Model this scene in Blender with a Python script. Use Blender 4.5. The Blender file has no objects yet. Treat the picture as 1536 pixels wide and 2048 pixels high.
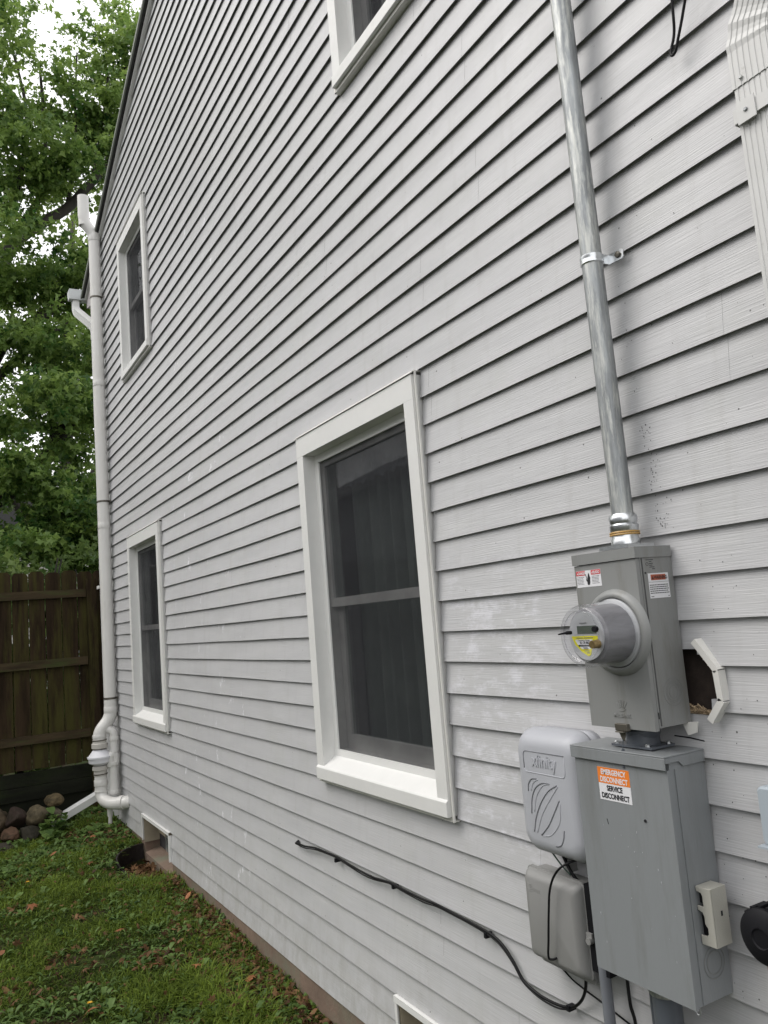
import bpy, bmesh, math, random
import numpy as np
from mathutils import Vector, Matrix, noise as mnoise
R = math.radians
random.seed(7)
rng = np.random.default_rng(11)
sc = bpy.context.scene

# ------------------------------------------------------------------ camera
cam_d = bpy.data.cameras.new('camera')
cam_d.sensor_fit = 'HORIZONTAL'; cam_d.sensor_width = 36.0; cam_d.lens = 37.548
cam_d.clip_start = 0.05; cam_d.clip_end = 500
cam = bpy.data.objects.new('camera', cam_d); sc.collection.objects.link(cam)
yaw, pit, rol = 1.0418015, 0.1304578, -0.0815895
fw = Vector((-math.sin(yaw)*math.cos(pit), math.cos(yaw)*math.cos(pit), math.sin(pit)))
rt = Vector((math.cos(yaw), math.sin(yaw), 0)); up = rt.cross(fw)
r2 = math.cos(rol)*rt + math.sin(rol)*up; u2 = -math.sin(rol)*rt + math.cos(rol)*up
cam.matrix_world = Matrix(((r2.x,u2.x,-fw.x,0),(r2.y,u2.y,-fw.y,-1.51616),(r2.z,u2.z,-fw.z,1.70),(0,0,0,1)))
sc.camera = cam

# ------------------------------------------------------------------ world, sun, exposure (overcast day)
SUN_EL, SUN_AZ = 50.0, 238.0          # azimuth of the direction towards the sun, degrees from +x
w = bpy.data.worlds.new('World'); sc.world = w; w.use_nodes = True
nt = w.node_tree; nt.nodes.clear()
out = nt.nodes.new('ShaderNodeOutputWorld'); bg = nt.nodes.new('ShaderNodeBackground')
sky = nt.nodes.new('ShaderNodeTexSky'); sky.sky_type = 'NISHITA'; sky.sun_disc = False
sky.sun_elevation = R(SUN_EL); sky.sun_rotation = R(90-SUN_AZ); sky.dust_density = 6; sky.air_density = 1
tc = nt.nodes.new('ShaderNodeTexCoord')
nz = nt.nodes.new('ShaderNodeTexNoise'); nz.inputs['Scale'].default_value = 2.3; nz.inputs['Detail'].default_value = 5
cr = nt.nodes.new('ShaderNodeValToRGB')
cr.color_ramp.elements[0].position = .3; cr.color_ramp.elements[0].color = (8.4,8.4,8.6,1)
cr.color_ramp.elements[1].position = .7; cr.color_ramp.elements[1].color = (11.6,11.5,11.5,1)
mx = nt.nodes.new('ShaderNodeMixRGB'); mx.inputs[0].default_value = .9     # cloud deck over the sky
nt.links.new(tc.outputs['Generated'], nz.inputs['Vector']); nt.links.new(nz.outputs['Fac'], cr.inputs['Fac'])
nt.links.new(sky.outputs[0], mx.inputs[1]); nt.links.new(cr.outputs[0], mx.inputs[2])
nt.links.new(mx.outputs[0], bg.inputs['Color']); bg.inputs['Strength'].default_value = 0.12
nt.links.new(bg.outputs[0], out.inputs['Surface'])
sun_d = bpy.data.lights.new('sun', 'SUN'); sun_d.energy = 1.0; sun_d.angle = R(34); sun_d.color = (1,.97,.93)
sun = bpy.data.objects.new('sun', sun_d); sc.collection.objects.link(sun)
sd = Vector((math.cos(R(SUN_EL))*math.cos(R(SUN_AZ)), math.cos(R(SUN_EL))*math.sin(R(SUN_AZ)), math.sin(R(SUN_EL))))
sun.rotation_euler = sd.to_track_quat('Z','Y').to_euler(); sun.location = (-6,-8,12)
sc.view_settings.view_transform = 'Standard'; sc.view_settings.look = 'None'
sc.view_settings.exposure = 0.50; sc.view_settings.gamma = 1
sc.cycles.max_bounces = 8; sc.cycles.transparent_max_bounces = 16

# ------------------------------------------------------------------ helpers
def mat(name, col, rough=.5, metal=0., var=.12, vscale=4., bump=.0, bscale=60., spec=.5, col2=None, c2scale=6., c2thr=(.55,.7), stretch=(1,1,1)):
    m = bpy.data.materials.new(name); m.use_nodes = True
    t = m.node_tree; b = t.nodes['Principled BSDF']
    L = t.links.new; N = t.nodes.new
    tc = N('ShaderNodeTexCoord'); mp = N('ShaderNodeMapping'); mp.inputs['Scale'].default_value = stretch
    L(tc.outputs['Object'], mp.inputs['Vector'])
    n = N('ShaderNodeTexNoise'); n.inputs['Scale'].default_value = vscale; n.inputs['Detail'].default_value = 6; n.inputs['Roughness'].default_value = .65
    L(mp.outputs[0], n.inputs['Vector'])
    r = N('ShaderNodeValToRGB'); e = r.color_ramp.elements
    e[0].position = .3; e[1].position = .7
    e[0].color = tuple(c*(1-var) for c in col)+(1,); e[1].color = tuple(min(1,c*(1+var)) for c in col)+(1,)
    L(n.outputs['Fac'], r.inputs['Fac']); c_out = r.outputs[0]
    if col2:
        n2 = N('ShaderNodeTexNoise'); n2.inputs['Scale'].default_value = c2scale; n2.inputs['Detail'].default_value = 8; n2.inputs['Roughness'].default_value = .7
        L(mp.outputs[0], n2.inputs['Vector'])
        r2_ = N('ShaderNodeValToRGB'); r2_.color_ramp.elements[0].position = c2thr[0]; r2_.color_ramp.elements[1].position = c2thr[1]
        L(n2.outputs['Fac'], r2_.inputs['Fac'])
        mm = N('ShaderNodeMixRGB'); L(r2_.outputs[0], mm.inputs[0]); L(c_out, mm.inputs[1]); mm.inputs[2].default_value = tuple(col2)+(1,)
        c_out = mm.outputs[0]
    L(c_out, b.inputs['Base Color'])
    b.inputs['Roughness'].default_value = rough; b.inputs['Metallic'].default_value = metal
    b.inputs['Specular IOR Level'].default_value = spec
    if bump:
        n3 = N('ShaderNodeTexNoise'); n3.inputs['Scale'].default_value = bscale; n3.inputs['Detail'].default_value = 4
        L(mp.outputs[0], n3.inputs['Vector'])
        bp = N('ShaderNodeBump'); bp.inputs['Strength'].default_value = bump; bp.inputs['Distance'].default_value = .005
        L(n3.outputs['Fac'], bp.inputs['Height']); L(bp.outputs[0], b.inputs['Normal'])
    return m

def root(name, label, cat, loc, group=None, kind=None):
    o = bpy.data.objects.new(name, None); sc.collection.objects.link(o); o.location = loc; o.empty_display_size = .05
    o['label'] = label; o['category'] = cat
    if group: o['group'] = group
    if kind: o['kind'] = kind
    return o
def wloc(o):
    v = Vector((0,0,0))
    while o: v += o.location; o = o.parent
    return v
def link(name, me, m, parent=None, loc=None):
    """geometry is authored in world coordinates; the object's origin is moved to loc"""
    o = bpy.data.objects.new(name, me); sc.collection.objects.link(o)
    base = wloc(parent) if parent else Vector((0,0,0))
    tgt = Vector(loc) if loc is not None else base
    me.transform(Matrix.Translation(-tgt))
    if parent: o.parent = parent
    o.location = tgt - base
    if m: me.materials.append(m)
    return o
def tag(o, label=None, cat=None, group=None, kind=None):
    if label: o['label'] = label
    if cat: o['category'] = cat
    if group: o['group'] = group
    if kind: o['kind'] = kind
    return o
def obj(name, bm, m, parent=None, loc=None, smooth=False, bevel=0, seg=2):
    if bevel:
        bmesh.ops.bevel(bm, geom=[e for e in bm.edges if len(e.link_faces)==2 and e.calc_face_angle(0)>.6], offset=bevel, segments=seg, affect='EDGES', profile=.6)
    me = bpy.data.meshes.new(name); bm.normal_update(); bm.to_mesh(me); bm.free()
    if smooth:
        for p in me.polygons: p.use_smooth = True
        if smooth != 'all': me.set_sharp_from_angle(angle=R(38))
    return link(name, me, m, parent, loc)
def box(bm, x0,x1,y0,y1,z0,z1):
    v = [bm.verts.new(p) for p in ((x0,y0,z0),(x1,y0,z0),(x1,y1,z0),(x0,y1,z0),(x0,y0,z1),(x1,y0,z1),(x1,y1,z1),(x0,y1,z1))]
    for f in ((3,2,1,0),(4,5,6,7),(0,1,5,4),(1,2,6,5),(2,3,7,6),(3,0,4,7)): bm.faces.new([v[i] for i in f])
    return bm
def nb(*a):
    bm = bmesh.new()
    for b in a: box(bm, *b)
    return bm
def prism(bm, pts, fn, d0, d1):
    """2-D outline pts swept between depths d0 and d1; fn(u,v,d)->xyz"""
    a = [bm.verts.new(fn(u,v,d0)) for u,v in pts]; b = [bm.verts.new(fn(u,v,d1)) for u,v in pts]
    n = len(pts); bm.faces.new(a); bm.faces.new(b[::-1])
    for i in range(n): bm.faces.new((a[i],b[i],b[(i+1)%n],a[(i+1)%n]))
    bmesh.ops.recalc_face_normals(bm, faces=bm.faces); return bm
XZ = lambda u,v,d: (u,d,v)
YZ = lambda u,v,d: (d,u,v)
def tube(bm, pts, r, n=14, caps=True, prof=None):
    """sweep a circle (or prof: list of (a,b) offsets) along pts; r number or list"""
    pts = [Vector(p) for p in pts]; rs = r if isinstance(r,(list,tuple)) else [r]*len(pts)
    tan = []
    for i in range(len(pts)):
        d = (pts[min(i+1,len(pts)-1)]-pts[max(i-1,0)]); tan.append(d.normalized())
    ref = Vector((0,0,1)) if abs(tan[0].z)<.9 else Vector((0,1,0))
    nrm = (ref - tan[0]*ref.dot(tan[0])).normalized(); rings = []
    for i,p in enumerate(pts):
        nrm = (nrm - tan[i]*nrm.dot(tan[i])).normalized(); bn = tan[i].cross(nrm)
        if prof: ring = [bm.verts.new(p + nrm*a*rs[i] + bn*b*rs[i]) for a,b in prof]
        else: ring = [bm.verts.new(p + (nrm*math.cos(2*math.pi*k/n)+bn*math.sin(2*math.pi*k/n))*rs[i]) for k in range(n)]
        rings.append(ring)
    m = len(rings[0])
    for a,b in zip(rings,rings[1:]):
        for k in range(m): bm.faces.new((a[k],a[(k+1)%m],b[(k+1)%m],b[k]))
    if caps: bm.faces.new(rings[0][::-1]); bm.faces.new(rings[-1])
    return bm
def fillet(pts, rad, n=7):
    """round the corners of a polyline"""
    pts = [Vector(p) for p in pts]; o = [pts[0]]
    for a,b,c in zip(pts,pts[1:],pts[2:]):
        d1 = (a-b); d2 = (c-b); r = min(rad, d1.length*.49, d2.length*.49)
        p0 = b+d1.normalized()*r; p1 = b+d2.normalized()*r
        for i in range(n+1):
            t = i/n; o.append((1-t)**2*p0 + 2*t*(1-t)*b + t*t*p1)
    o.append(pts[-1]); return o
def spline(pts, n=8):
    P = [Vector(p) for p in pts]; P = [2*P[0]-P[1]]+P+[2*P[-1]-P[-2]]; o = []
    for i in range(1,len(P)-2):
        for k in range(n):
            t = k/n; a,b,c,d = P[i-1],P[i],P[i+1],P[i+2]
            o.append(.5*((2*b)+(c-a)*t+(2*a-5*b+4*c-d)*t*t+(3*b-a-3*c+d)*t**3))
    o.append(P[-2]); return o
def lathe(bm, prof, c, axis='y', n=40, caps=True):
    """prof: (radius, position along axis)"""
    rings = []
    for r,d in prof:
        ring = []
        for k in range(n):
            a = 2*math.pi*k/n; p,q = r*math.cos(a), r*math.sin(a)
            ring.append(bm.verts.new((c[0]+p, c[1]+d, c[2]+q) if axis=='y' else (c[0]+p, c[1]+q, c[2]+d) if axis=='z' else (c[0]+d,c[1]+p,c[2]+q)))
        rings.append(ring)
    for a,b in zip(rings,rings[1:]):
        for k in range(n): bm.faces.new((a[k],a[(k+1)%n],b[(k+1)%n],b[k]))
    if caps: bm.faces.new(rings[0]); bm.faces.new(rings[-1][::-1])
    bmesh.ops.recalc_face_normals(bm, faces=bm.faces)
    return bm
def text(name, s, size, org, face, m, parent, ext=.0004, bold=0., xs=1., align='LEFT', spacing=1.):
    cu = bpy.data.curves.new(name, 'FONT'); cu.body = s; cu.size = size; cu.extrude = ext; cu.offset = bold; cu.align_x = align
    cu.space_character = spacing; cu.resolution_u = 3
    o = bpy.data.objects.new('t', cu); sc.collection.objects.link(o)
    me = bpy.data.meshes.new_from_object(o.evaluated_get(bpy.context.evaluated_depsgraph_get()))
    bpy.data.objects.remove(o); bpy.data.curves.remove(cu)
    A = {'-y': Matrix(((1,0,0),(0,0,-1),(0,1,0))), '+x': Matrix(((0,0,1),(1,0,0),(0,1,0)))}[face].to_4x4()
    me.transform(Matrix.Translation(org) @ A @ Matrix.Diagonal((xs,1,1,1))); me.materials.clear(); me.name = name
    return link(name, me, m, parent)
def npmesh(name, V, F, m, parent=None, loc=None, cols=None, smooth=False):
    """V (n,3); F list of arrays of equal-length faces"""
    me = bpy.data.meshes.new(name); me.vertices.add(len(V)); me.vertices.foreach_set('co', np.asarray(V,dtype=np.float32).ravel())
    tot = sum(f.size for f in F); nf = sum(len(f) for f in F)
    me.loops.add(tot); me.polygons.add(nf)
    me.loops.foreach_set('vertex_index', np.concatenate([f.ravel() for f in F]).astype(np.int32))
    ls = []; s = 0
    for f in F:
        ls.append(s+np.arange(len(f))*f.shape[1]); s += f.size
    me.polygons.foreach_set('loop_start', np.concatenate(ls).astype(np.int32))
    me.update(calc_edges=True); me.validate()
    if cols is not None:
        at = me.attributes.new('tint','FLOAT','POINT'); at.data.foreach_set('value', np.asarray(cols,dtype=np.float32))
    if smooth: me.polygons.foreach_set('use_smooth', np.ones(nf,dtype=bool))
    return link(name, me, m, parent, loc)
def clamp(v,a,b): return max(a,min(b,v))
def sstep(a,b,x): t = clamp((x-a)/(b-a),0,1); return t*t*(3-2*t)

# ------------------------------------------------------------------ materials
def siding_mat():
    m = bpy.data.materials.new('vinyl_siding'); m.use_nodes = True
    t = m.node_tree; b = t.nodes['Principled BSDF']; L = t.links.new; N = t.nodes.new
    tc = N('ShaderNodeTexCoord'); P = tc.outputs['Object']
    def noise(scale, st, det=5, rough=.6, loc=(0,0,0)):
        mp = N('ShaderNodeMapping'); mp.inputs['Scale'].default_value = st; mp.inputs['Location'].default_value = loc; L(P, mp.inputs['Vector'])
        n = N('ShaderNodeTexNoise'); n.inputs['Scale'].default_value = scale; n.inputs['Detail'].default_value = det; n.inputs['Roughness'].default_value = rough
        L(mp.outputs[0], n.inputs['Vector']); return n.outputs['Fac']
    def ramp(f, a, bb, ca=(0,0,0,1), cb=(1,1,1,1)):
        r = N('ShaderNodeValToRGB'); e = r.color_ramp.elements; e[0].position=a; e[1].position=bb; e[0].color=ca; e[1].color=cb; L(f, r.inputs['Fac']); return r.outputs[0]
    def mixc(fac, c1, c2, mode='MIX'):
        k = N('ShaderNodeMixRGB'); k.blend_type = mode
        for i,v in enumerate((fac,c1,c2)):
            if hasattr(v,'links') or isinstance(v, bpy.types.NodeSocket): L(v, k.inputs[i])
            elif isinstance(v,(float,int)): k.inputs[i].default_value = v
            else: k.inputs[i].default_value = tuple(v)+(1,)
        return k.outputs[0]
    def math_(op, a, bb=None, c=None):
        k = N('ShaderNodeMath'); k.operation = op
        for i,v in enumerate((a,bb,c)):
            if v is None: continue
            if isinstance(v,(float,int)): k.inputs[i].default_value = v
            else: L(v, k.inputs[i])
        return k.outputs[0]
    sep = N('ShaderNodeSeparateXYZ'); L(P, sep.inputs[0]); X, Z = sep.outputs['X'], sep.outputs['Z']
    base = mixc(ramp(noise(.9,(1,1,1.4)),.35,.65), (.466,.468,.475), (.521,.521,.524))
    base = mixc(.6, base, mixc(ramp(noise(7,(.35,1,2.5)),.35,.7),(.455,.458,.466),(.528,.528,.533)))
    # greenish algae film low down and high up left
    base = mixc(math_('MULTIPLY', ramp(noise(3.2,(1,1,1),6,.7),.5,.75), .22), base, (.41,.425,.37))
    # chalky touch-up patches, a band of them across the middle of the wall and one near the meters
    lap = math_('FLOOR', math_('DIVIDE', math_('SUBTRACT', Z, 1.5364), .1016))
    wn = N('ShaderNodeTexWhiteNoise'); wn.noise_dimensions = '1D'; L(lap, wn.inputs['W'])
    xs_ = math_('ADD', X, math_('MULTIPLY', wn.outputs['Value'], 1.0))
    band = math_('SUBTRACT', 1.0, math_('MINIMUM', 1.0, math_('ABSOLUTE', math_('DIVIDE', math_('SUBTRACT', xs_, -4.45), .42))))
    pm = math_('MULTIPLY', ramp(noise(7.5,(1,1,.6),7,.78,(3,0,1)),.60,.62), ramp(band,.05,.35))
    base = mixc(math_('MULTIPLY', pm, .85), base, (.76,.76,.79))
    near = math_('MULTIPLY', ramp(math_('SUBTRACT', 1.0, math_('MINIMUM',1.0, math_('ABSOLUTE', math_('DIVIDE', math_('SUBTRACT', X, -2.0), .34)))),.0,.4),
                 ramp(math_('SUBTRACT', 1.0, math_('MINIMUM',1.0, math_('ABSOLUTE', math_('DIVIDE', math_('SUBTRACT', Z, 1.38), .55)))),.0,.35))
    pn = math_('MULTIPLY', ramp(noise(11,(.55,1,1.2),6,.75,(1,2,0)),.50,.62), near)
    base = mixc(math_('MULTIPLY', pn, .6), base, (.70,.70,.74))
    # fine dark dots (dirt, artillery fungus): dense at the right, sparse elsewhere
    vo = N('ShaderNodeTexVoronoi'); vo.inputs['Scale'].default_value = 34; mpv = N('ShaderNodeMapping'); mpv.inputs['Scale'].default_value=(1,0,1); L(P,mpv.inputs['Vector']); L(mpv.outputs[0], vo.inputs['Vector'])
    sc_ = N('ShaderNodeSeparateColor'); L(vo.outputs['Color'], sc_.inputs[0])
    size = math_('MULTIPLY', math_('POWER', sc_.outputs[0], 3.0), .10)
    dot = math_('LESS_THAN', vo.outputs['Distance'], size)
    dens = ramp(noise(2.2,(1,1,1),4),.42,.62)
    mr = N('ShaderNodeMapRange'); mr.inputs['From Min'].default_value=-1.9; mr.inputs['From Max'].default_value=-1.0; mr.inputs['To Min'].default_value=.22; mr.inputs['To Max'].default_value=1.0; L(X, mr.inputs['Value'])
    keep = math_('LESS_THAN', sc_.outputs[1], math_('MULTIPLY', mr.outputs[0], dens))
    base = mixc(math_('MULTIPLY', math_('MULTIPLY', dot, keep), .85), base, (.03,.028,.025))
    # faint vertical drip staining
    base = mixc(math_('MULTIPLY', ramp(noise(22,(1,1,.035),4,.6),.55,.8), .22), base, (.30,.29,.27))
    splash_shade = math_('MULTIPLY', ramp(Z, .12, .55, (1,1,1,1), (0,0,0,1)), ramp(noise(14,(1,1,.5),7,.75),.42,.68))  # soil splash plus painted contact shade, fading up from the ground
    base = mixc(math_('MULTIPLY', splash_shade, .38), base, (.20,.19,.14))
    L(base, b.inputs['Base Color'])
    rg = mixc(ramp(noise(4,(1,1,2)),.3,.7), (.34,.34,.34), (.52,.52,.52)); L(rg, b.inputs['Roughness'])
    b.inputs['Specular IOR Level'].default_value = .5
    # embossed wood grain
    g1 = noise(10,(.75,1,30),1.2,.45); g2 = noise(14,(1.3,1,46),1,.4,(5,0,3))
    wv = math_('ADD', math_('MULTIPLY', g1, 1.0), math_('MULTIPLY', g2, .35))
    bp = N('ShaderNodeBump'); bp.inputs['Strength'].default_value = .42; bp.inputs['Distance'].default_value = .0018; L(wv, bp.inputs['Height'])
    bp2 = N('ShaderNodeBump'); bp2.inputs['Strength'].default_value = .35; bp2.inputs['Distance'].default_value = .012; L(noise(3.0,(.7,1,2.2),2), bp2.inputs['Height']); L(bp2.outputs[0], bp.inputs['Normal'])
    L(bp.outputs[0], b.inputs['Normal'])
    return m
def glass_mat(name, tint=(.86,.9,.88), rough=.0, ior=1.5, dirt=.0):
    m = bpy.data.materials.new(name); m.use_nodes = True; t = m.node_tree; t.nodes.clear(); L = t.links.new; N = t.nodes.new
    o = N('ShaderNodeOutputMaterial'); tr = N('ShaderNodeBsdfTransparent'); tr.inputs[0].default_value = tuple(tint)+(1,)
    gl = N('ShaderNodeBsdfGlossy'); gl.inputs['Roughness'].default_value = rough; gl.inputs[0].default_value = (1,1,1,1)
    lw = N('ShaderNodeLayerWeight'); lw.inputs['Blend'].default_value = .5
    pw = N('ShaderNodeMath'); pw.operation = 'POWER'; pw.inputs[1].default_value = 5; L(lw.outputs['Facing'], pw.inputs[0])
    fr = N('ShaderNodeMath'); fr.operation = 'MULTIPLY_ADD'; f0 = ((ior-1)/(ior+1))**2; fr.inputs[1].default_value = 1-f0; fr.inputs[2].default_value = f0; L(pw.outputs[0], fr.inputs[0])
    mx = N('ShaderNodeMixShader'); L(fr.outputs[0], mx.inputs[0]); L(tr.outputs[0], mx.inputs[1]); L(gl.outputs[0], mx.inputs[2])
    last = mx
    if dirt:
        tc = N('ShaderNodeTexCoord'); n = N('ShaderNodeTexNoise'); n.inputs['Scale'].default_value = 90; n.inputs['Detail'].default_value = 6
        L(tc.outputs['Object'], n.inputs['Vector']); r = N('ShaderNodeValToRGB'); r.color_ramp.elements[0].position=.56; r.color_ramp.elements[1].position=.75
        r.color_ramp.elements[0].color=(.02,.02,.02,1); r.color_ramp.elements[1].color=(dirt*6,dirt*6,dirt*6,1); L(n.outputs['Fac'], r.inputs[0])
        df = N('ShaderNodeBsdfDiffuse'); df.inputs[0].default_value=(.5,.5,.52,1); m2 = N('ShaderNodeMixShader')
        L(r.outputs[0], m2.inputs[0]); L(mx.outputs[0], m2.inputs[1]); L(df.outputs[0], m2.inputs[2]); last = m2
    L(last.outputs[0], o.inputs[0]); return m
def screen_mat():
    m = bpy.data.materials.new('insect_screen'); m.use_nodes = True; t = m.node_tree; t.nodes.clear(); L = t.links.new; N = t.nodes.new
    o = N('ShaderNodeOutputMaterial'); tr = N('ShaderNodeBsdfTransparent'); df = N('ShaderNodeBsdfDiffuse'); df.inputs[0].default_value = (.040,.041,.045,1)
    mx = N('ShaderNodeMixShader'); L(tr.outputs[0], mx.inputs[1]); L(df.outputs[0], mx.inputs[2])
    tc = N('ShaderNodeTexCoord'); n = N('ShaderNodeTexNoise'); n.inputs['Scale'].default_value = 7; n.inputs['Detail'].default_value = 6; L(tc.outputs['Object'], n.inputs['Vector'])
    r = N('ShaderNodeMapRange'); r.inputs['To Min'].default_value = .30; r.inputs['To Max'].default_value = .50; L(n.outputs['Fac'], r.inputs['Value']); L(r.outputs[0], mx.inputs[0])
    L(mx.outputs[0], o.inputs[0]); return m
def leaf_mat(name, c_lo, c_hi, trans=.35, rough=.5, sp=.35):
    m = bpy.data.materials.new(name); m.use_nodes = True; t = m.node_tree; t.nodes.clear(); L = t.links.new; N = t.nodes.new
    o = N('ShaderNodeOutputMaterial'); at = N('ShaderNodeAttribute'); at.attribute_name = 'tint'
    r = N('ShaderNodeValToRGB'); e = r.color_ramp.elements; e[0].color = tuple(c_lo)+(1,); e[1].color = tuple(c_hi)+(1,); L(at.outputs['Fac'], r.inputs[0])
    p = N('ShaderNodeBsdfPrincipled'); L(r.outputs[0], p.inputs['Base Color']); p.inputs['Roughness'].default_value = rough; p.inputs['Specular IOR Level'].default_value = sp
    tl = N('ShaderNodeBsdfTranslucent'); hs = N('ShaderNodeHueSaturation'); hs.inputs['Value'].default_value = 1.5; hs.inputs['Hue'].default_value=.49; L(r.outputs[0], hs.inputs['Color']); L(hs.outputs[0], tl.inputs[0])
    mx = N('ShaderNodeMixShader'); mx.inputs[0].default_value = trans; L(p.outputs[0], mx.inputs[1]); L(tl.outputs[0], mx.inputs[2]); L(mx.outputs[0], o.inputs[0])
    return m
M = {}
M['siding'] = siding_mat()
M['trim'] = mat('white_trim', (.70,.70,.68), .42, var=.03, vscale=9, col2=(.52,.53,.45), c2scale=5, c2thr=(.60,.95))
M['vinyl'] = mat('white_vinyl', (.74,.74,.72), .35, var=.03)
M['jch'] = mat('cream_channel', (.72,.71,.67), .4, var=.05, vscale=12, col2=(.48,.45,.37), c2scale=25, c2thr=(.64,.9))
M['pvc'] = mat('pvc_pipe', (.68,.67,.64), .32, var=.05, vscale=5, col2=(.58,.56,.51), c2scale=3, c2thr=(.5,.8), stretch=(1,1,.4))
M['fanwhite'] = mat('fan_plastic', (.70,.70,.73), .35, var=.03)
M['rubber'] = mat('grey_rubber', (.50,.48,.44), .6, var=.08)
M['clampdark'] = mat('clamp_band', (.13,.12,.10), .45, .6)
M['galv'] = mat('galvanised_steel', (.30,.315,.32), .50, .6, var=.38, vscale=40, bump=.35, bscale=90, col2=(.55,.56,.53), c2scale=60, c2thr=(.47,.62), stretch=(1,1,.12))
M['zinc'] = mat('bright_zinc', (.66,.68,.69), .28, .95, var=.15, vscale=30)
M['grey_paint'] = mat('grey_enamel', (.235,.24,.235), .42, .0, var=.05, vscale=3, bump=.08, bscale=400, col2=(.165,.16,.14), c2scale=16, c2thr=(.52,.80), stretch=(1,1,.16))
M['grey_box'] = mat('blue_grey_enamel', (.225,.238,.245), .45, .0, var=.05, vscale=3, bump=.08, bscale=400, col2=(.165,.17,.165), c2scale=14, c2thr=(.50,.85), stretch=(1,1,.14))
M['xplastic'] = mat('pale_grey_plastic', (.42,.43,.46), .42, var=.03, bump=.1, bscale=700)
M['nplastic'] = mat('warm_grey_plastic', (.235,.235,.228), .5, var=.06, bump=.1, bscale=500)
M['pvcgrey'] = mat('grey_conduit', (.17,.18,.20), .45, var=.08)
M['pvcdark'] = mat('dark_grey_pvc', (.085,.095,.11), .38, var=.12)
M['black'] = mat('black_cable', (.006,.006,.007), .5, var=.1, spec=.25)
M['blackr'] = mat('black_plastic', (.008,.008,.010), .6, spec=.2, var=.2)
M['cream'] = mat('cream_plastic', (.43,.42,.37), .42, var=.05, bump=.1, bscale=300)
M['bluegrey'] = mat('pale_blue_plastic', (.38,.43,.47), .5, var=.05)
M['copper'] = mat('copper_wire', (.42,.20,.13), .45, .6)
M['brass'] = mat('old_brass', (.30,.22,.10), .4, .85, var=.3, vscale=80)
M['orange'] = mat('orange_print', (.80,.22,.03), .5, var=.02)
M['red'] = mat('red_print', (.60,.05,.06), .5, var=.02)
M['rust'] = mat('red_brown_print', (.40,.10,.05), .5, var=.02)
M['white'] = mat('label_white', (.74,.74,.76), .4, var=.02)
M['yellow'] = mat('label_yellow', (.72,.68,.02), .5, var=.02)
M['ink'] = mat('black_ink', (.015,.015,.018), .5, var=.0)
M['inkgrey'] = mat('grey_ink', (.16,.16,.17), .5, var=.0)
M['lcd'] = mat('lcd_glass', (.10,.12,.10), .15, var=.1)
M['meterface'] = mat('meter_face_plastic', (.42,.43,.44), .4, var=.03)
M['meterdrum'] = mat('meter_drum_plastic', (.22,.22,.23), .4, var=.35, vscale=26, stretch=(1,.15,1))
M['concrete'] = mat('painted_foundation', (.19,.135,.10), .85, var=.2, vscale=6, bump=.5, bscale=60, col2=(.16,.17,.12), c2scale=3.5, c2thr=(.48,.7))
M['wood_tan'] = mat('weathered_plywood', (.33,.29,.21), .8, var=.15, vscale=8, bump=.2)
M['sheath'] = mat('old_sheathing', (.035,.025,.02), .9, var=.5, vscale=14, bump=.4, bscale=50)
M['fluff'] = mat('torn_wood_fibre', (.36,.27,.17), .95, var=.35, vscale=60, bump=1, bscale=220)
M['roof'] = mat('roof_shingles', (.05,.05,.05), .9, var=.3, vscale=40)
M['drip'] = mat('grey_green_drip_edge', (.16,.175,.15), .5, var=.15)
M['soffit'] = mat('soffit_paint', (.45,.42,.42), .6, var=.1)
M['gutter'] = mat('gutter_enamel', (.52,.54,.54), .4, var=.05)
M['curtain'] = mat('curtain_cloth', (.50,.53,.50), .9, var=.12, vscale=9, stretch=(1,1,.1))
M['blind'] = mat('lace_cloth', (.52,.50,.57), .9, var=.3, vscale=28, stretch=(1,1,1))
M['dark'] = mat('dark_interior', (.03,.03,.032), .9, var=.2)
M['glass'] = glass_mat('window_glass', tint=(.80,.83,.82), ior=1.8, dirt=.004)
M['dome'] = glass_mat('clear_dome', (.93,.93,.94), .02, 1.42)
M['screen'] = screen_mat()
M['fence'] = mat('wet_cedar', (.032,.021,.012), .8, spec=.1, var=.7, vscale=3, bump=.4, bscale=40, col2=(.058,.054,.016), c2scale=2.2, c2thr=(.46,.62), stretch=(1,3,.35))
M['rail'] = mat('mossy_rail', (.055,.040,.022), .8, spec=.15, var=.4, vscale=6, bump=.5, bscale=50, col2=(.05,.065,.02), c2scale=4, c2thr=(.5,.7), stretch=(1,.4,3))
M['timber'] = mat('mossy_timber', (.012,.013,.008), .8, spec=.15, var=.5, vscale=4, bump=.5, bscale=40, col2=(.018,.026,.008), c2scale=3, c2thr=(.5,.7), stretch=(1,.5,2))
M['bark'] = mat('wet_bark', (.036,.031,.026), .85, var=.4, vscale=7, bump=1., bscale=25, stretch=(1,1,.3))
M['rusty'] = mat('rusty_steel', (.018,.014,.012), .7, .3, var=.6, vscale=20, bump=.5)

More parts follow.
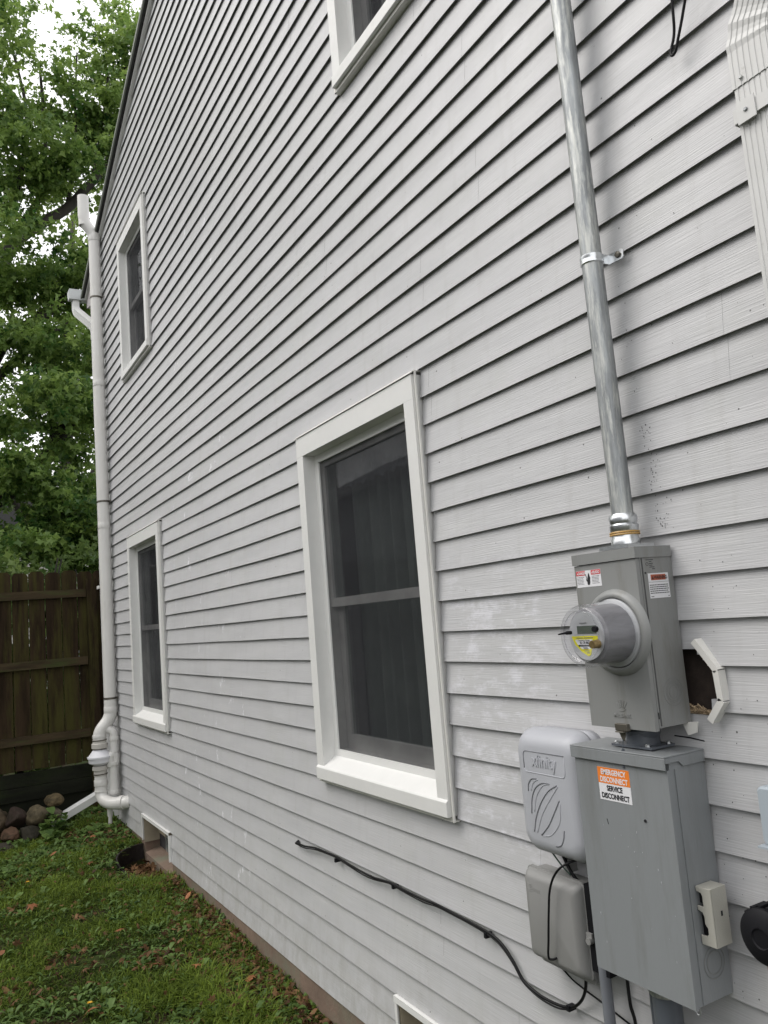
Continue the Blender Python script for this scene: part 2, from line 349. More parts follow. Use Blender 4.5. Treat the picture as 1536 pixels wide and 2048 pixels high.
# ------------------------------------------------------------------ siding geometry
H = .1016; Z0 = 1.5364; ZB = Z0-14*H
def rake(x): return 5.33+.387*(x+8.3)
XL, XR, RIDGE = -8.1, 3.2, -2.0
def rake_left(z): return (z-5.33)/.387-8.3
def hole_x(z):
    P = [(1.425,-1.236),(1.44,-1.222),(1.461,-1.212),(1.49,-1.208),(1.526,-1.214),(1.545,-1.228),(1.562,-1.245),(1.572,-1.262)]
    for (a,xa),(b,xb) in zip(P,P[1:]):
        if a<=z<=b: return xa+(xb-xa)*(z-a)/(b-a)
    return -1.27
OPEN = [(-3.303,-2.279,1.017,2.553),(-6.853,-5.829,1.007,2.543),(-6.804,-5.873,3.865,5.125),(-2.684,-1.753,3.865,5.125),
        (-6.765,-5.945,.0,.322),(-2.79,-1.97,.0,.322)]
nsl = 12
for i in range(nsl):
    a = 1.425+(1.572-1.425)*i/nsl; b = 1.425+(1.572-1.425)*(i+1)/nsl
    OPEN.append((-1.335, hole_x((a+b)/2), a, b))
def wob(x,k): return .0011*math.sin(x*1.9+k*2.3)+.0007*math.sin(x*5.1+k*1.1)
def intervals(za,zb,xa,xb):
    zm = (za+zb)/2; iv = [(xa,xb)]
    for o in OPEN:
        if o[2] < zm < o[3]:
            n = []
            for a,b in iv:
                if o[1]<=a or o[0]>=b: n.append((a,b))
                else:
                    if o[0]>a: n.append((a,o[0]))
                    if o[1]<b: n.append((o[1],b))
            iv = n
    return iv
def build_siding():
    bm = bmesh.new(); k = -14
    rr = random.Random(3)
    seams = {}
    while True:
        zl = Z0+k*H; zh = zl+H
        if zl > rake(RIDGE): break
        pr = (k+14)//2
        if pr not in seams:
            s = []; x = XL + rr.uniform(1.2,3.4)
            while x < XR: s.append(x); x += 3.66-.02
            seams[pr] = s
        ss = seams[pr]
        cuts = sorted({zl,zh}|{z for o in OPEN for z in (o[2],o[3]) if zl+.002<z<zh-.002})
        for za,zb in zip(cuts,cuts[1:]):
            for (xa,xb) in intervals(za,zb,XL,XR):
                xs = [xa]; x = math.floor(xa/.24)*.24+.24
                while x < xb-.01:
                    if x > xa+.01: xs.append(x)
                    x += .24
                xs += [s for s in ss if xa+.02<s<xb-.02]; xs.append(xb); xs = sorted(set(xs))
                for x0,x1 in zip(xs,xs[1:]):
                    par = sum(1 for s in ss if s < (x0+x1)/2)
                    dy = -.0005*(par%2)
                    fy = lambda z,x: .0128*(z-zl)/H + dy + .0009*math.sin(x*2.7+k*1.7)
                    if zb > rake(x0)-.03:   # clip against the roof slope
                        if za > rake(x1)-.03 and x1 < RIDGE: continue
                        def cl(z,x): return min(z, rake(min(x,2*RIDGE-x))-.03)
                    else: cl = lambda z,x: z
                    def V(x,z,yo=0.): return bm.verts.new((x, fy(z,x)+yo, cl(z+wob(x,k)*(1 if z in (zl,) else 0) + (wob(x,k+1) if z==zh else 0), x)))
                    a,b,c,d = V(x0,za),V(x1,za),V(x1,zb),V(x0,zb)
                    try: bm.faces.new((a,b,c,d))
                    except: pass
                    if za==zl:   # lip and the dark slot behind it
                        e,f = bm.verts.new((x0,a.co.y+.0016,a.co.z)),bm.verts.new((x1,b.co.y+.0016,b.co.z))
                        g,h = bm.verts.new((x0,a.co.y+.0050,a.co.z+.026)),bm.verts.new((x1,b.co.y+.0050,b.co.z+.026))
                        i_,j = bm.verts.new((x0,.0152,a.co.z+.026)),bm.verts.new((x1,.0152,b.co.z+.026))
                        bm.faces.new((b,a,e,f)); bm.faces.new((f,e,g,h)); bm.faces.new((h,g,i_,j))
                        if k>-14:    # hidden top hem of the course below, rising behind the lip
                            p,q = bm.verts.new((x0,.0140,a.co.z-.002)),bm.verts.new((x1,.0140,b.co.z-.002)); r_,s_ = bm.verts.new((x1,.0140,b.co.z+.026)),bm.verts.new((x0,.0140,a.co.z+.026))
                            bm.faces.new((p,q,r_,s_))
        k += 1
    bmesh.ops.dissolve_degenerate(bm, dist=1e-5, edges=bm.edges)
    return bm
def build_backing():
    """sheathing behind the siding, open where the windows are"""
    bm = bmesh.new()
    ops = OPEN[:6]; zs = sorted({0.,ZB,9.}|{z for o in ops for z in (o[2]+.02,o[3]-.02)})
    xs = sorted({XL,XR}|{x for o in ops for x in (o[0]+.02,o[1]-.02)})
    for za,zb in zip(zs,zs[1:]):
        for xa,xb in zip(xs,xs[1:]):
            cx,cz = (xa+xb)/2,(za+zb)/2
            if any(o[0]<cx<o[1] and o[2]<cz<o[3] for o in ops): continue
            n = max(1,int((xb-xa)/.3))
            for i in range(n):
                x0 = xa+(xb-xa)*i/n; x1 = xa+(xb-xa)*(i+1)/n
                t0 = min(zb, rake(min(x0,2*RIDGE-x0))-.03); t1 = min(zb, rake(min(x1,2*RIDGE-x1))-.03)
                if t0<=za or t1<=za: continue
                bm.faces.new([bm.verts.new(p) for p in ((x0,.035,za),(x1,.035,za),(x1,.035,t1),(x0,.035,t0))])
    return bm

house = root('house', 'grey lap-sided two-storey house with white-trimmed windows and a sloping roof edge', 'house', (0,0,0))
obj('siding', build_siding(), M['siding'], house)
obj('sheathing', build_backing(), M['sheath'], house)

# foundation with the two basement openings (the sill of each slopes out)
bm = bmesh.new()
segs = [(-8.08,-6.765),(-5.945,-2.79),(-1.97,3.2)]
for a,b in segs: box(bm, a,b,.006,.25,-.6,ZB-.004)
for a,b in ((-6.765,-5.945),(-2.79,-1.97)):
    v = [bm.verts.new(p) for p in ((a,.006,-.6),(b,.006,-.6),(b,.25,-.6),(a,.25,-.6),(a,.006,.02),(b,.006,.02),(b,.25,.075),(a,.25,.075))]
    for f in ((3,2,1,0),(4,5,6,7),(0,1,5,4),(1,2,6,5),(2,3,7,6),(3,0,4,7)): bm.faces.new([v[i] for i in f])
obj('foundation', bm, M['concrete'], house, bevel=.004, seg=1)
# other walls, roof, eave
bm = bmesh.new(); box(bm, -8.1,-8.0,.03,8.,0,5.2); obj('end_wall', bm, M['siding'], house)
bm = bmesh.new(); box(bm, -8.0,3.2,7.9,8.,0,5.2); obj('rear_wall', bm, M['siding'], house)
bm = bmesh.new(); box(bm, 3.1,3.2,.03,7.9,0,5.2); obj('end_wall', bm, M['siding'], house)
bm = bmesh.new(); box(bm, XL+.12,XR-.12,1.7,1.75,.1,5.2); box(bm, XL+.12,XR-.12,.3,7.8,2.75,2.9); obj('inner_wall', bm, M['dark'], house)
def slope_slab(bm, x0, x1, y0, y1, t0, t1):
    """slab following the rake between x0 and x1; t0,t1 = offsets below the rake line"""
    pts = [(x0,rake(x0)-t0),(x1,rake(x1)-t0),(x1,rake(x1)-t1),(x0,rake(x0)-t1)]
    prism(bm, pts, XZ, y0, y1)
bm = bmesh.new(); slope_slab(bm,-8.46,RIDGE,-.045,8.1,0,.022)
pts = [(RIDGE,rake(RIDGE)),(XR+.4,rake(2*RIDGE-XR-.4)),(XR+.4,rake(2*RIDGE-XR-.4)-.022),(RIDGE,rake(RIDGE)-.022)]; prism(bm,pts,XZ,-.045,8.1)
obj('roof', bm, M['roof'], house)
bm = bmesh.new(); slope_slab(bm,-8.46,RIDGE,-.058,-.0455,-.006,.030); obj('drip_edge', bm, M['drip'], house)
bm = bmesh.new(); slope_slab(bm,-8.40,RIDGE,-.022,.03,.031,.050); obj('rake_board', bm, M['vinyl'], house, bevel=.002)
bm = bmesh.new(); prism(bm, [(-8.40,rake(-8.40)-.08),(-8.12,rake(-8.12)-.08),(-8.12,rake(-8.4)-.20),(-8.40,rake(-8.4)-.14)], XZ, .0,8.0); obj('soffit', bm, M['soffit'], house)
bm = nb((-8.13,-8.03,-.012,.10,.10,5.34)); obj('corner_post', bm, M['vinyl'], house, bevel=.006)
# gutter (trough) on the left eave, its near end standing proud of the gable
bm = bmesh.new()
gp = [(-8.41,5.355),(-8.41,5.245),(-8.50,5.245),(-8.535,5.30),(-8.55,5.36),(-8.545,5.36),(-8.528,5.30),(-8.496,5.25),(-8.415,5.25),(-8.415,5.355)]
prism(bm, gp, XZ, -.165, 7.9)
prism(bm, [(-8.412,5.352),(-8.412,5.248),(-8.499,5.248),(-8.532,5.30),(-8.547,5.355)], XZ, -.168,-.163)
gut = obj('gutter', bm, M['gutter'], house)

# ------------------------------------------------------------------ windows
def window(x0,x1,z0,z1, label, rail_z=None, curtain=True, dark=False):
    """x0..x1, z0..z1 : outside of the channel; parts under the house"""
    c = .064; j = .013; F = -.026
    a0,a1,b0,b1 = x0+j, x1-j, z0+j, z1-j
    bm = bmesh.new()
    i0,i1,k0,k1 = a0+c, a1-c, b0+.038, b1-.088
    box(bm,a0,a1,F,.034,k1,b1); box(bm,a0,i0,F,.034,k0+.02,k1-.0005); box(bm,i1,a1,F,.034,k0+.02,k1-.0005)
    win = obj('window', bm, M['trim'], house, bevel=.0025)
    win['label'] = label
    bm = bmesh.new()    # jamb linings
    box(bm,i0-.01,i0-.0005,.0345,.13,k0,k1); box(bm,i1+.0005,i1+.01,.0345,.13,k0,k1); box(bm,i0,i1,.0345,.13,k1+.0005,k1+.01)
    obj('jamb', bm, M['trim'], win)
    bm = bmesh.new()    # sloping sill with a nose
    prism(bm, [(F-.008,b0+.002),(F-.008,k0+.012),(F-.004,k0+.017),(.034,k0+.060),(.13,k0+.066),(.13,b0+.002)], YZ, a0+.001, a1-.001)
    obj('sill', bm, M['trim'], win, bevel=.002)
    bm = bmesh.new()    # channel all round
    J = -.017
    box(bm,x0,a0-.0005,J,J+.003,z0,z1); box(bm,x1-.003,x1,J-.002,J+.005,z0,z1); box(bm,a1+.0005,x1-.0035,J+.001,J+.004,z0,z1)
    prism(bm,[(.03,z1),(-.020,z1),(-.031,b1+.0045),(-.031,b1+.002),(-.028,b1+.002),(-.018,z1-.003),(.03,z1-.003)],YZ,x0+.0045,x1-.0045)
    box(bm,x0+.0045,x1-.0045,J,.03,z0,z0+.004); box(bm,a0,a1,J+.0005,J+.0035,z0+.0045,b0-.0005)
    obj('j_channel', bm, M['jch'], win)
    s0 = k0+.056
    bm = bmesh.new(); fwd = .036
    box(bm,i0,i0+fwd,.032,.115,s0+.03,k1-fwd-.0005); box(bm,i1-fwd,i1,.032,.115,s0+.03,k1-fwd-.0005)
    box(bm,i0,i1,.032,.115,k1-fwd,k1-.0005); box(bm,i0,i1,.030,.115,s0,s0+.0295)
    obj('frame', bm, M['vinyl'], win, bevel=.002)
    f0,f1,g0,g1 = i0+fwd, i1-fwd, s0+.03, k1-fwd
    zm = rail_z if rail_z else (g0+g1)/2
    bm = nb((f0,f1,.0385,.0392,g0,g1)); obj('insect_screen', bm, M['screen'], win)
    def sash(za,zb,y0,y1,wd,wb,wt):
        bm = bmesh.new()
        box(bm,f0+.001,f0+wd,y0,y1,za+wb+.0005,zb-wt-.0005); box(bm,f1-wd,f1-.001,y0,y1,za+wb+.0005,zb-wt-.0005)
        box(bm,f0+.001,f1-.001,y0,y1,za,za+wb); box(bm,f0+.001,f1-.001,y0,y1,zb-wt,zb-.001)
        obj('sash', bm, M['vinyl'], win, bevel=.003)
        bm = nb((f0+wd-.004,f1-wd+.004,(y0+y1)/2-.001,(y0+y1)/2+.001,za+wb-.004,zb-wt+.004)); obj('glass', bm, M['glass'], win)
    sash(zm-.022,g1,.046,.070,.030,.038,.026); sash(g0,zm+.012,.078,.102,.045,.06,.030)
    if curtain:
        bm = bmesh.new(); n = 90; rows = 2; vs = []
        rr = random.Random(int(x0*100))
        ph = [rr.uniform(0,6.3) for _ in range(4)]
        for r_ in range(rows):
            z = (g0-.05) if r_==0 else (g1+.04)
            vs.append([bm.verts.new((f0-.03+(f1-f0+.06)*i/n, .215+.034*math.sin(i*.62+ph[0]+.6*math.sin(i*.19))+.018*math.sin(i*.27+ph[1])+.008*math.sin(i*1.5+ph[2]), z)) for i in range(n+1)])
        for i in range(n): bm.faces.new((vs[0][i],vs[0][i+1],vs[1][i+1],vs[1][i]))
        obj('curtain', bm, M['curtain'], win, smooth='all')
        bm = bmesh.new(); vs = []
        for z in (g1-.115,g1+.04):
            vs.append([bm.verts.new((f0-.03+(f1-f0+.06)*i/n, .150+.008*math.sin(i*.7+ph[3]), z-(.012*abs(math.sin(i*.35)) if z<g1 else 0))) for i in range(n+1)])
        for i in range(n): bm.faces.new((vs[0][i],vs[0][i+1],vs[1][i+1],vs[1][i]))
        obj('valance', bm, M['blind'], win, smooth='all')
    return win
window(-3.311,-2.274,1.020,2.550, 'large nearest ground-floor window with curtain behind dark glass', rail_z=1.785)
window(-6.861,-5.824,1.010,2.540, 'far ground-floor window beside the white vent pipe', rail_z=1.775)
window(-6.812,-5.868,3.868,5.122, 'far upstairs window below the roof slope', rail_z=4.50, curtain=False)
window(-2.692,-1.748,3.868,5.122, 'near upstairs window cut by the top of the photo', rail_z=4.50)

def basement(x0,x1,z1,label):
    bm = bmesh.new(); e=.014
    box(bm,x0,x1,-.016,.028,z1-.004,z1+.001); box(bm,x0,x1,-.016,-.012,z1-.022,z1-.0045)
    box(bm,x0,x0+.004,-.014,.028,.118,z1-.0225); box(bm,x0+.0045,x0+.016,-.014,-.010,.118,z1-.0225)
    box(bm,x1-.004,x1,-.014,.028,.118,z1-.0225); box(bm,x1-.016,x1-.0045,-.014,-.010,.118,z1-.0225)
    w = obj('basement_window', bm, M['vinyl'], house); w['label'] = label
    bm = nb((x0+.006,x0+.020,.0,.15,.10,z1-.005),(x1-.020,x1-.006,.03,.15,.10,z1-.005),(x0+.021,x1-.021,.0,.15,z1-.03,z1-.006)); obj('frame', bm, M['wood_tan'], w)
    bm = nb((x0+.024,x1-.30,.105,.112,.16,z1-.034)); obj('panel', bm, M['wood_tan'], w)
    bm = nb((x1-.50,x1-.024,.088,.096,.075,z1-.034)); obj('glass', bm, M['glassb'], w)
    bm = nb((x0+.021,x1-.021,.118,.14,.05,z1-.031)); obj('backing', bm, M['dark'], w)
M['glassb'] = mat('frosted_glass', (.16,.18,.17), .12, var=.25, vscale=9, spec=.8)
basement(-6.762,-5.948,.319,'far basement window above the leaf-filled window well')
basement(-2.787,-1.973,.319,'near basement window at the bottom edge of the photo')

# hole rim: broken sheathing and fibre
bm = bmesh.new()
for i in range(70):
    x = rng.uniform(-1.30,-1.235); z = 1.427+rng.uniform(0,.022)*(1-(x+1.30)/.09); r = rng.uniform(.002,.006)
    a = rng.uniform(0,6.28); b = rng.uniform(-.6,.9)
    d = Vector((math.cos(a),rng.uniform(-.5,.5),b)).normalized()*rng.uniform(.006,.018)
    tube(bm, [(x,.008,z),(x+d.x,.008+d.y*.4-.004,z+abs(d.z))], [r*.6,.0008], n=4)
box(bm,-1.315,-1.222,.012,.03,1.424,1.434)
obj('torn_fibre', bm, M['fluff'], house)

bm = bmesh.new(); rd = random.Random(12)
for (xc,zc,sx_,sz_,n_) in ((-1.322,2.095,.010,.020,20),(-1.312,1.985,.012,.035,34),(-1.300,1.885,.012,.025,26),(-1.338,2.33,.005,.09,10),(-1.05,1.05,.09,.25,40),(-1.17,1.30,.05,.25,46),(-1.12,.90,.07,.12,40),(-1.15,1.75,.12,.5,24)):
    for i in range(n_):
        x_ = rd.gauss(xc,sx_); z_ = rd.gauss(zc,sz_); zl = Z0+math.floor((z_-Z0)/H)*H; y_ = .0128*(z_-zl)/H-.0012; r_ = rd.uniform(.0006,.0016)*(1.25 if i%9==0 else 1)
        q = [bm.verts.new((x_+r_*math.cos(a)*rd.uniform(.7,1.2),y_,z_+r_*math.sin(a)*rd.uniform(.7,1.5))) for a in (0,1.05,2.1,3.14,4.2,5.2)]; bm.faces.new(q)
o = obj('dirt_specks', bm, M['ink'], house); o['kind'] = 'stuff'
bm = bmesh.new(); prism(bm,[(-1.345,1.3715),(-1.30,1.3700),(-1.262,1.3665),(-1.262,1.3690),(-1.30,1.3735),(-1.345,1.3745)],XZ,.003,.0035) 
obj('siding_crack', bm, M['ink'], house)
# ------------------------------------------------------------------ white channel offcuts round the hole, each loose
def offcut(p0,p1,w_,label,y=-.004,back=.012):
    a = Vector((p0[0],p0[1])); b = Vector((p1[0],p1[1])); d = (b-a).normalized(); n = Vector((d.y,-d.x))
    bm = bmesh.new()
    def face(o,ww,y0,y1):
        q = [a+n*o,b+n*o,b+n*(o+ww),a+n*(o+ww)]
        prism(bm,[(v.x,v.y) for v in q],XZ,y0,y1)
    face(0,w_,y-.012,y-.010); face(0,.002,y-.0098,y+back); 
    o = obj('channel_offcut', bm, M['jch'], None, loc=(a.x,y,a.y))
    return tag(o,label,'trim piece','white channel offcuts round the hole beside the meter')
offcut((-1.238,1.596),(-1.186,1.530),.0145,'long white trim offcut leaning over the top of the siding hole')
offcut((-1.187,1.527),(-1.183,1.462),.0150,'upright white trim offcut, middle one of the three beside the siding hole')
offcut((-1.182,1.458),(-1.219,1.411),.0160,'grimy white trim offcut below the other two at the siding hole')
bm = bmesh.new(); prism(bm,[(-1.305,1.408),(-1.262,1.412),(-1.268,1.388),(-1.292,1.380)],XZ,-.012,-.008)
tag(obj('siding_scrap', bm, M['jch'], None, loc=(-1.28,0,1.39)),'small bent scrap of siding hanging under the meter box corner','siding scrap')
# the siding patch strip beside the meter box


# ------------------------------------------------------------------ radon vent pipe with fan
vx, vy = -7.60, -.058; PR = .052
vp = root('vent_pipe', 'tall white plastic vent pipe with an inline fan climbing the far corner of the house', 'vent pipe', (vx,vy,.1))
path = fillet([(vx,vy,1.13),(vx,vy,5.58),(vx,-.147,5.70),(vx,-.147,5.955)], .06)
bm = bmesh.new(); tube(bm, path, PR, 24, caps=False); tube(bm, [path[-1],path[-1]-Vector((0,0,.3))], PR*.9, 24, caps=False); obj('riser', bm, M['pvc'], vp, smooth=True)
def hubring(name, p, r, h, m, par, axis='z'):
    bm = bmesh.new(); lathe(bm, [(r*.985,-h/2),(r,-h/2+.002),(r,h/2-.002),(r*.985,h/2)], p, axis, 28); return obj(name, bm, m, par, smooth=True)
for z in (5.545,4.09,2.94-.2):
    hubring('coupling', (vx,vy,z), PR+.004, .075 if z>5 else .05, M['pvc'], vp)
for z in (4.938,2.965,1.185):
    bm = bmesh.new(); lathe(bm,[(PR+.002,-.009),(PR+.0045,-.007),(PR+.0045,.007),(PR+.002,.009)],(vx,vy,z),'z',28); box(bm,vx+.035,vx+.075,-.012,-.004,z-.008,z+.008); obj('strap', bm, M['clampdark'], vp, smooth=True)
# offset above the fan
fy = -.163
bm = bmesh.new(); tube(bm, fillet([(vx,vy,1.16),(vx,vy,1.02),(vx,fy,.90),(vx,fy,.80)], .075, 9), PR+.003, 24); obj('elbow', bm, M['pvc'], vp, smooth=True)
hubring('coupling',(vx,vy,1.085),PR+.007,.05,M['pvc'],vp)
hubring('coupling',(vx,fy,.865),PR+.006,.03,M['pvc'],vp)
bm = bmesh.new(); lathe(bm,[(PR+.006,-.04),(PR+.016,-.032),(PR+.016,.004),(PR+.006,.012),(PR+.006,.04)],(vx,fy,.80),'z',28); obj('rubber_coupling', bm, M['rubber'], vp, smooth=True)
for z in (.762,.834): hubring('band',(vx,fy,z),PR+.0095,.009,M['clampdark'],vp)
bm = bmesh.new(); lathe(bm,[(.048,.055),(.058,.052),(.098,.0),(.107,-.003),(.107,-.016),(.099,-.018),(.094,-.055),(.088,-.060),(.058,-.075),(.05,-.082)],(vx,fy,.700),'z',36); obj('fan_housing', bm, M['fanwhite'], vp, smooth=True)
bm = bmesh.new(); lathe(bm,[(PR+.004,-.045),(PR+.004,.0),(PR+.015,.006),(PR+.015,.03),(PR+.006,.04)],(vx,fy,.575),'z',28); obj('rubber_coupling', bm, M['rubber'], vp, smooth=True)
for z in (.545,): hubring('band',(vx,fy,z),PR+.0085,.009,M['clampdark'],vp)
# lower sweep going into the wall, at its right
bm = bmesh.new(); tube(bm, fillet([(vx,fy,.545),(vx,fy,.335),(-7.47,-.11,.30),(-7.34,.0,.315),(-7.335,.02,.315)], .10, 10), PR, 24, caps=False); obj('elbow', bm, M['pvc'], vp, smooth=True)
hubring('coupling',(vx,fy,.47),PR+.005,.05,M['pvc'],vp)
hubring('coupling',(vx,fy,.40),PR+.005,.012,M['pvc'],vp)
d = Vector((.13,.11,.015)).normalized(); p = Vector((-7.375,-.032,.313))
bm = bmesh.new(); tube(bm,[p-d*.02,p+d*.02],PR+.006,24); obj('coupling', bm, M['pvc'], vp, smooth=True)
# bypass loop of thinner pipe
bx, by, br = -7.56, -.048, .036
bm = bmesh.new(); tube(bm, fillet([(vx+.0,fy+.02,.925),(vx+.005,fy+.05,.925),(bx,by,.90),(bx,by,.72)], .06, 9), br, 20); obj('bypass_elbow', bm, M['pvc'], vp, smooth=True)
hubring('coupling',(bx,by,.835),br+.006,.035,M['pvc'],vp)
bm = bmesh.new(); tube(bm, fillet([(bx+.005,by-.03,.60),(bx+.005,by-.035,.70),(bx,by+.005,.70),(bx,by+.005,.62)], .03, 8), br, 20); obj('bypass_elbow', bm, M['pvc'], vp, smooth=True)
hubring('coupling',(bx+.003,by-.012,.625),br+.013,.03,M['pvc'],vp)
bm = bmesh.new(); tube(bm, [(bx+.003,by-.012,.62),(bx+.003,by-.012,.36)], br+.003, 20); obj('bypass_pipe', bm, M['pvc'], vp, smooth=True)
hubring('coupling',(bx+.003,by-.012,.385),br+.010,.03,M['pvc'],vp)
# drain leg to the ground
bm = bmesh.new(); tube(bm, [(vx+.03,-.10,.30),(vx+.03,-.10,.19),(vx+.03,-.10,.17),(vx+.03,-.10,.07)], [.024,.024,.016,.018], 16); obj('drain_leg', bm, M['pvc'], vp, smooth=True)

# ------------------------------------------------------------------ far downspout
ds = root('downspout', 'white far downspout zigzagging from the eave gutter to the corner and out over the rocks', 'downspout', (-8.2,0,.1))
rect = [(-.031,-.042),(-.031,-.02),(-.028,-.02),(-.028,-.008),(-.031,-.008),(-.031,.008),(-.028,.008),(-.028,.02),(-.031,.02),(-.031,.042),(.031,.042),(.031,-.042)]
def spout(name, pts, par, prof=rect, m='vinyl'):
    bm = bmesh.new(); tube(bm, pts, 1., prof=prof); bmesh.ops.recalc_face_normals(bm, faces=bm.faces); return obj(name, bm, M[m], par, smooth=True, bevel=0)
spout('elbow', fillet([(-8.475,-.10,5.25),(-8.475,-.10,5.14),(-8.23,-.005,4.93),(-8.175,.03,4.86),(-8.175,.03,4.74)], .05, 6), ds)
spout('pipe', [(-8.175,.03,4.78),(-8.175,.03,.42)], ds)
spout('extension', fillet([(-8.175,.03,.46),(-8.18,.02,.35),(-8.20,-.06,.275),(-8.24,-.50,.075)], .06, 6), ds)
bm = nb((-8.22,-8.13,-.03,-.02,2.2,2.23)); obj('bracket', bm, M['vinyl'], ds)

# ------------------------------------------------------------------ near downspout, top right
nd = root('downspout', 'ribbed white downspout with a curved crinkled elbow at the top right edge', 'downspout', (-.86,-.05,2.0))
rib = []
for k in range(7):
    u0 = -.042+k*.012; rib += [(-.034,u0),(-.034,u0+.007),(-.0325,u0+.008),(-.0325,u0+.011)]
rib += [(-.034,.042),(.034,.042),(.034,-.042)]
def updown(name, pts, sx=1.0, crinkle=0.):
    """profile with ribs facing -y (away from the wall), swept along pts which lie in a plane of constant x"""
    bm = bmesh.new(); rings = []; P = [Vector(p) for p in pts]
    for i,p in enumerate(P):
        t = (P[min(i+1,len(P)-1)]-P[max(i-1,0)]).normalized(); n = Vector((0,t.z,-t.y)) if t.z>0 else Vector((0,-t.z,t.y))
        s = sx*(1+crinkle*(1 if i%3==0 else 0))
        rings.append([bm.verts.new(p + Vector((b*s,0,0)) + n*a*s) for a,b in rib])
    m = len(rings[0])
    for a,b in zip(rings,rings[1:]):
        for k in range(m): bm.faces.new((a[k],a[(k+1)%m],b[(k+1)%m],b[k]))
    bmesh.ops.recalc_face_normals(bm, faces=bm.faces)
    return obj(name, bm, M['ndspout'], nd)
M['ndspout'] = mat('off_white_aluminium', (.60,.60,.585), .42, var=.08, vscale=5, col2=(.33,.32,.28), c2scale=22, c2thr=(.62,.8))
updown('pipe', [(-.868,-.048,2.78-.055*i) for i in range(50)][::-1])
bm = bmesh.new(); rings = []
elp = [Vector((-.868,-.048,2.70)),Vector((-.868,-.048,2.755))]; elt = [Vector((0,0,1))]*2
for i in range(1,15):
    a_ = R(62)*i/14; elp.append(Vector((-.868+(1-math.cos(a_))*.15,-.048,2.765+math.sin(a_)*.15))); elt.append(Vector((math.sin(a_),0,math.cos(a_))))
for k in (1,2,3): elp.append(elp[15]+elt[15]*.12*k); elt.append(elt[15])
for i,(p,t) in enumerate(zip(elp,elt)):
    s_ = 1.07+(.05 if (2<=i<=15 and i%3==0) else 0); n_ = Vector((-t.z,0,t.x))
    rings.append([bm.verts.new(p + n_*(-b_)*s_ + Vector((0,a2,0))*s_) for a2,b_ in rib])
m_ = len(rings[0])
for q1,q2 in zip(rings,rings[1:]):
    for k in range(m_): bm.faces.new((q1[k],q1[(k+1)%m_],q2[(k+1)%m_],q2[k]))
bmesh.ops.recalc_face_normals(bm, faces=bm.faces)
obj('elbow', bm, M['ndspout'], nd)
bm = nb((-.915,-.821,-.090,-.087,2.625,2.655),(-.9175,-.9155,-.087,.0,2.625,2.655),(-.8205,-.8185,-.087,.0,2.625,2.655),(-.905,-.865,-.0935,-.0905,2.617,2.663)); obj('strap', bm, M['ndspout'], nd, bevel=.001)
for q_,r_ in (((-.885,-.0935,2.64),.0045),((-.89,-.0855,2.715),.004)):
    bm = bmesh.new(); lathe(bm,[(r_*.7,-.0035),(r_,-.002),(r_,0)],q_,'y',12); obj('screw', bm, M['galv'], nd, smooth=True)

# ------------------------------------------------------------------ service conduit
cx, cy, crad = -1.372, -.050, .0262
cd = root('conduit', 'long galvanised steel conduit pipe rising from the meter box up the wall', 'conduit', (cx,cy,1.82))
bm = bmesh.new(); tube(bm, [(cx,cy,1.87+.1*i) for i in range(40)], crad, 28); obj('pipe', bm, M['galv'], cd, smooth=True)
bm = bmesh.new(); lathe(bm,[(.034,.0),(.034,.012),(.0315,.016),(.0315,.030),(.034,.034),(.0345,.046),(.0315,.050),(.0335,.056),(.0335,.068),(.029,.074)],(cx,cy,1.826),'z',32); obj('hub', bm, M['zinc'], cd, smooth=True)
bm = bmesh.new(); lathe(bm,[(.0352,0),(.0365,.002),(.0352,.004)],(cx,cy,1.848),'z',32); lathe(bm,[(.0352,.005),(.0362,.007),(.0352,.009)],(cx,cy,1.848),'z',32); obj('gasket', bm, mat('amber_gasket',(.45,.27,.08),.4), cd, smooth=True)
bm = nb((cx-.045,cx+.045,cy-.045,cy+.045,1.8155,1.8245)); obj('flange', bm, M['zinc'], cd, bevel=.003)
bm = bmesh.new(); lathe(bm,[(crad+.0005,-.012),(crad+.003,-.010),(crad+.003,-.003),(crad+.002,0),(crad+.003,.003),(crad+.003,.010),(crad+.0005,.012)],(cx,cy,2.545),'z',28)
prism(bm, [(cx+.020,2.533),(cx+.062,2.531),(cx+.068,2.536),(cx+.068,2.552),(cx+.062,2.557),(cx+.020,2.557)], XZ, -.012,-.009)
box(bm,cx+.018,cx+.021,-.048,-.009,2.533,2.557)
obj('strap', bm, M['zincb'] if 'zincb' in M else M['zinc'], cd, smooth=True)
bm = bmesh.new(); lathe(bm,[(.003,-.006),(.008,-.005),(.009,0)],(cx+.052,-.012,2.545),'y',6); obj('screw', bm, M['clampdark'], cd)

# ------------------------------------------------------------------ meter box
mx0,mx1,mz0,mz1,md = -1.487,-1.288,1.408,1.812,-.116
mb = root('meter_box', 'grey metal meter box with danger sticker, round glass meter on its front', 'meter box', (-1.39,0,mz0))
obj('enclosure', nb((mx0+.004,mx1,md+.012,.0,mz0,mz1-.004)), M['grey_paint'], mb, bevel=.003)
CX, CZ, = -1.368, 1.622
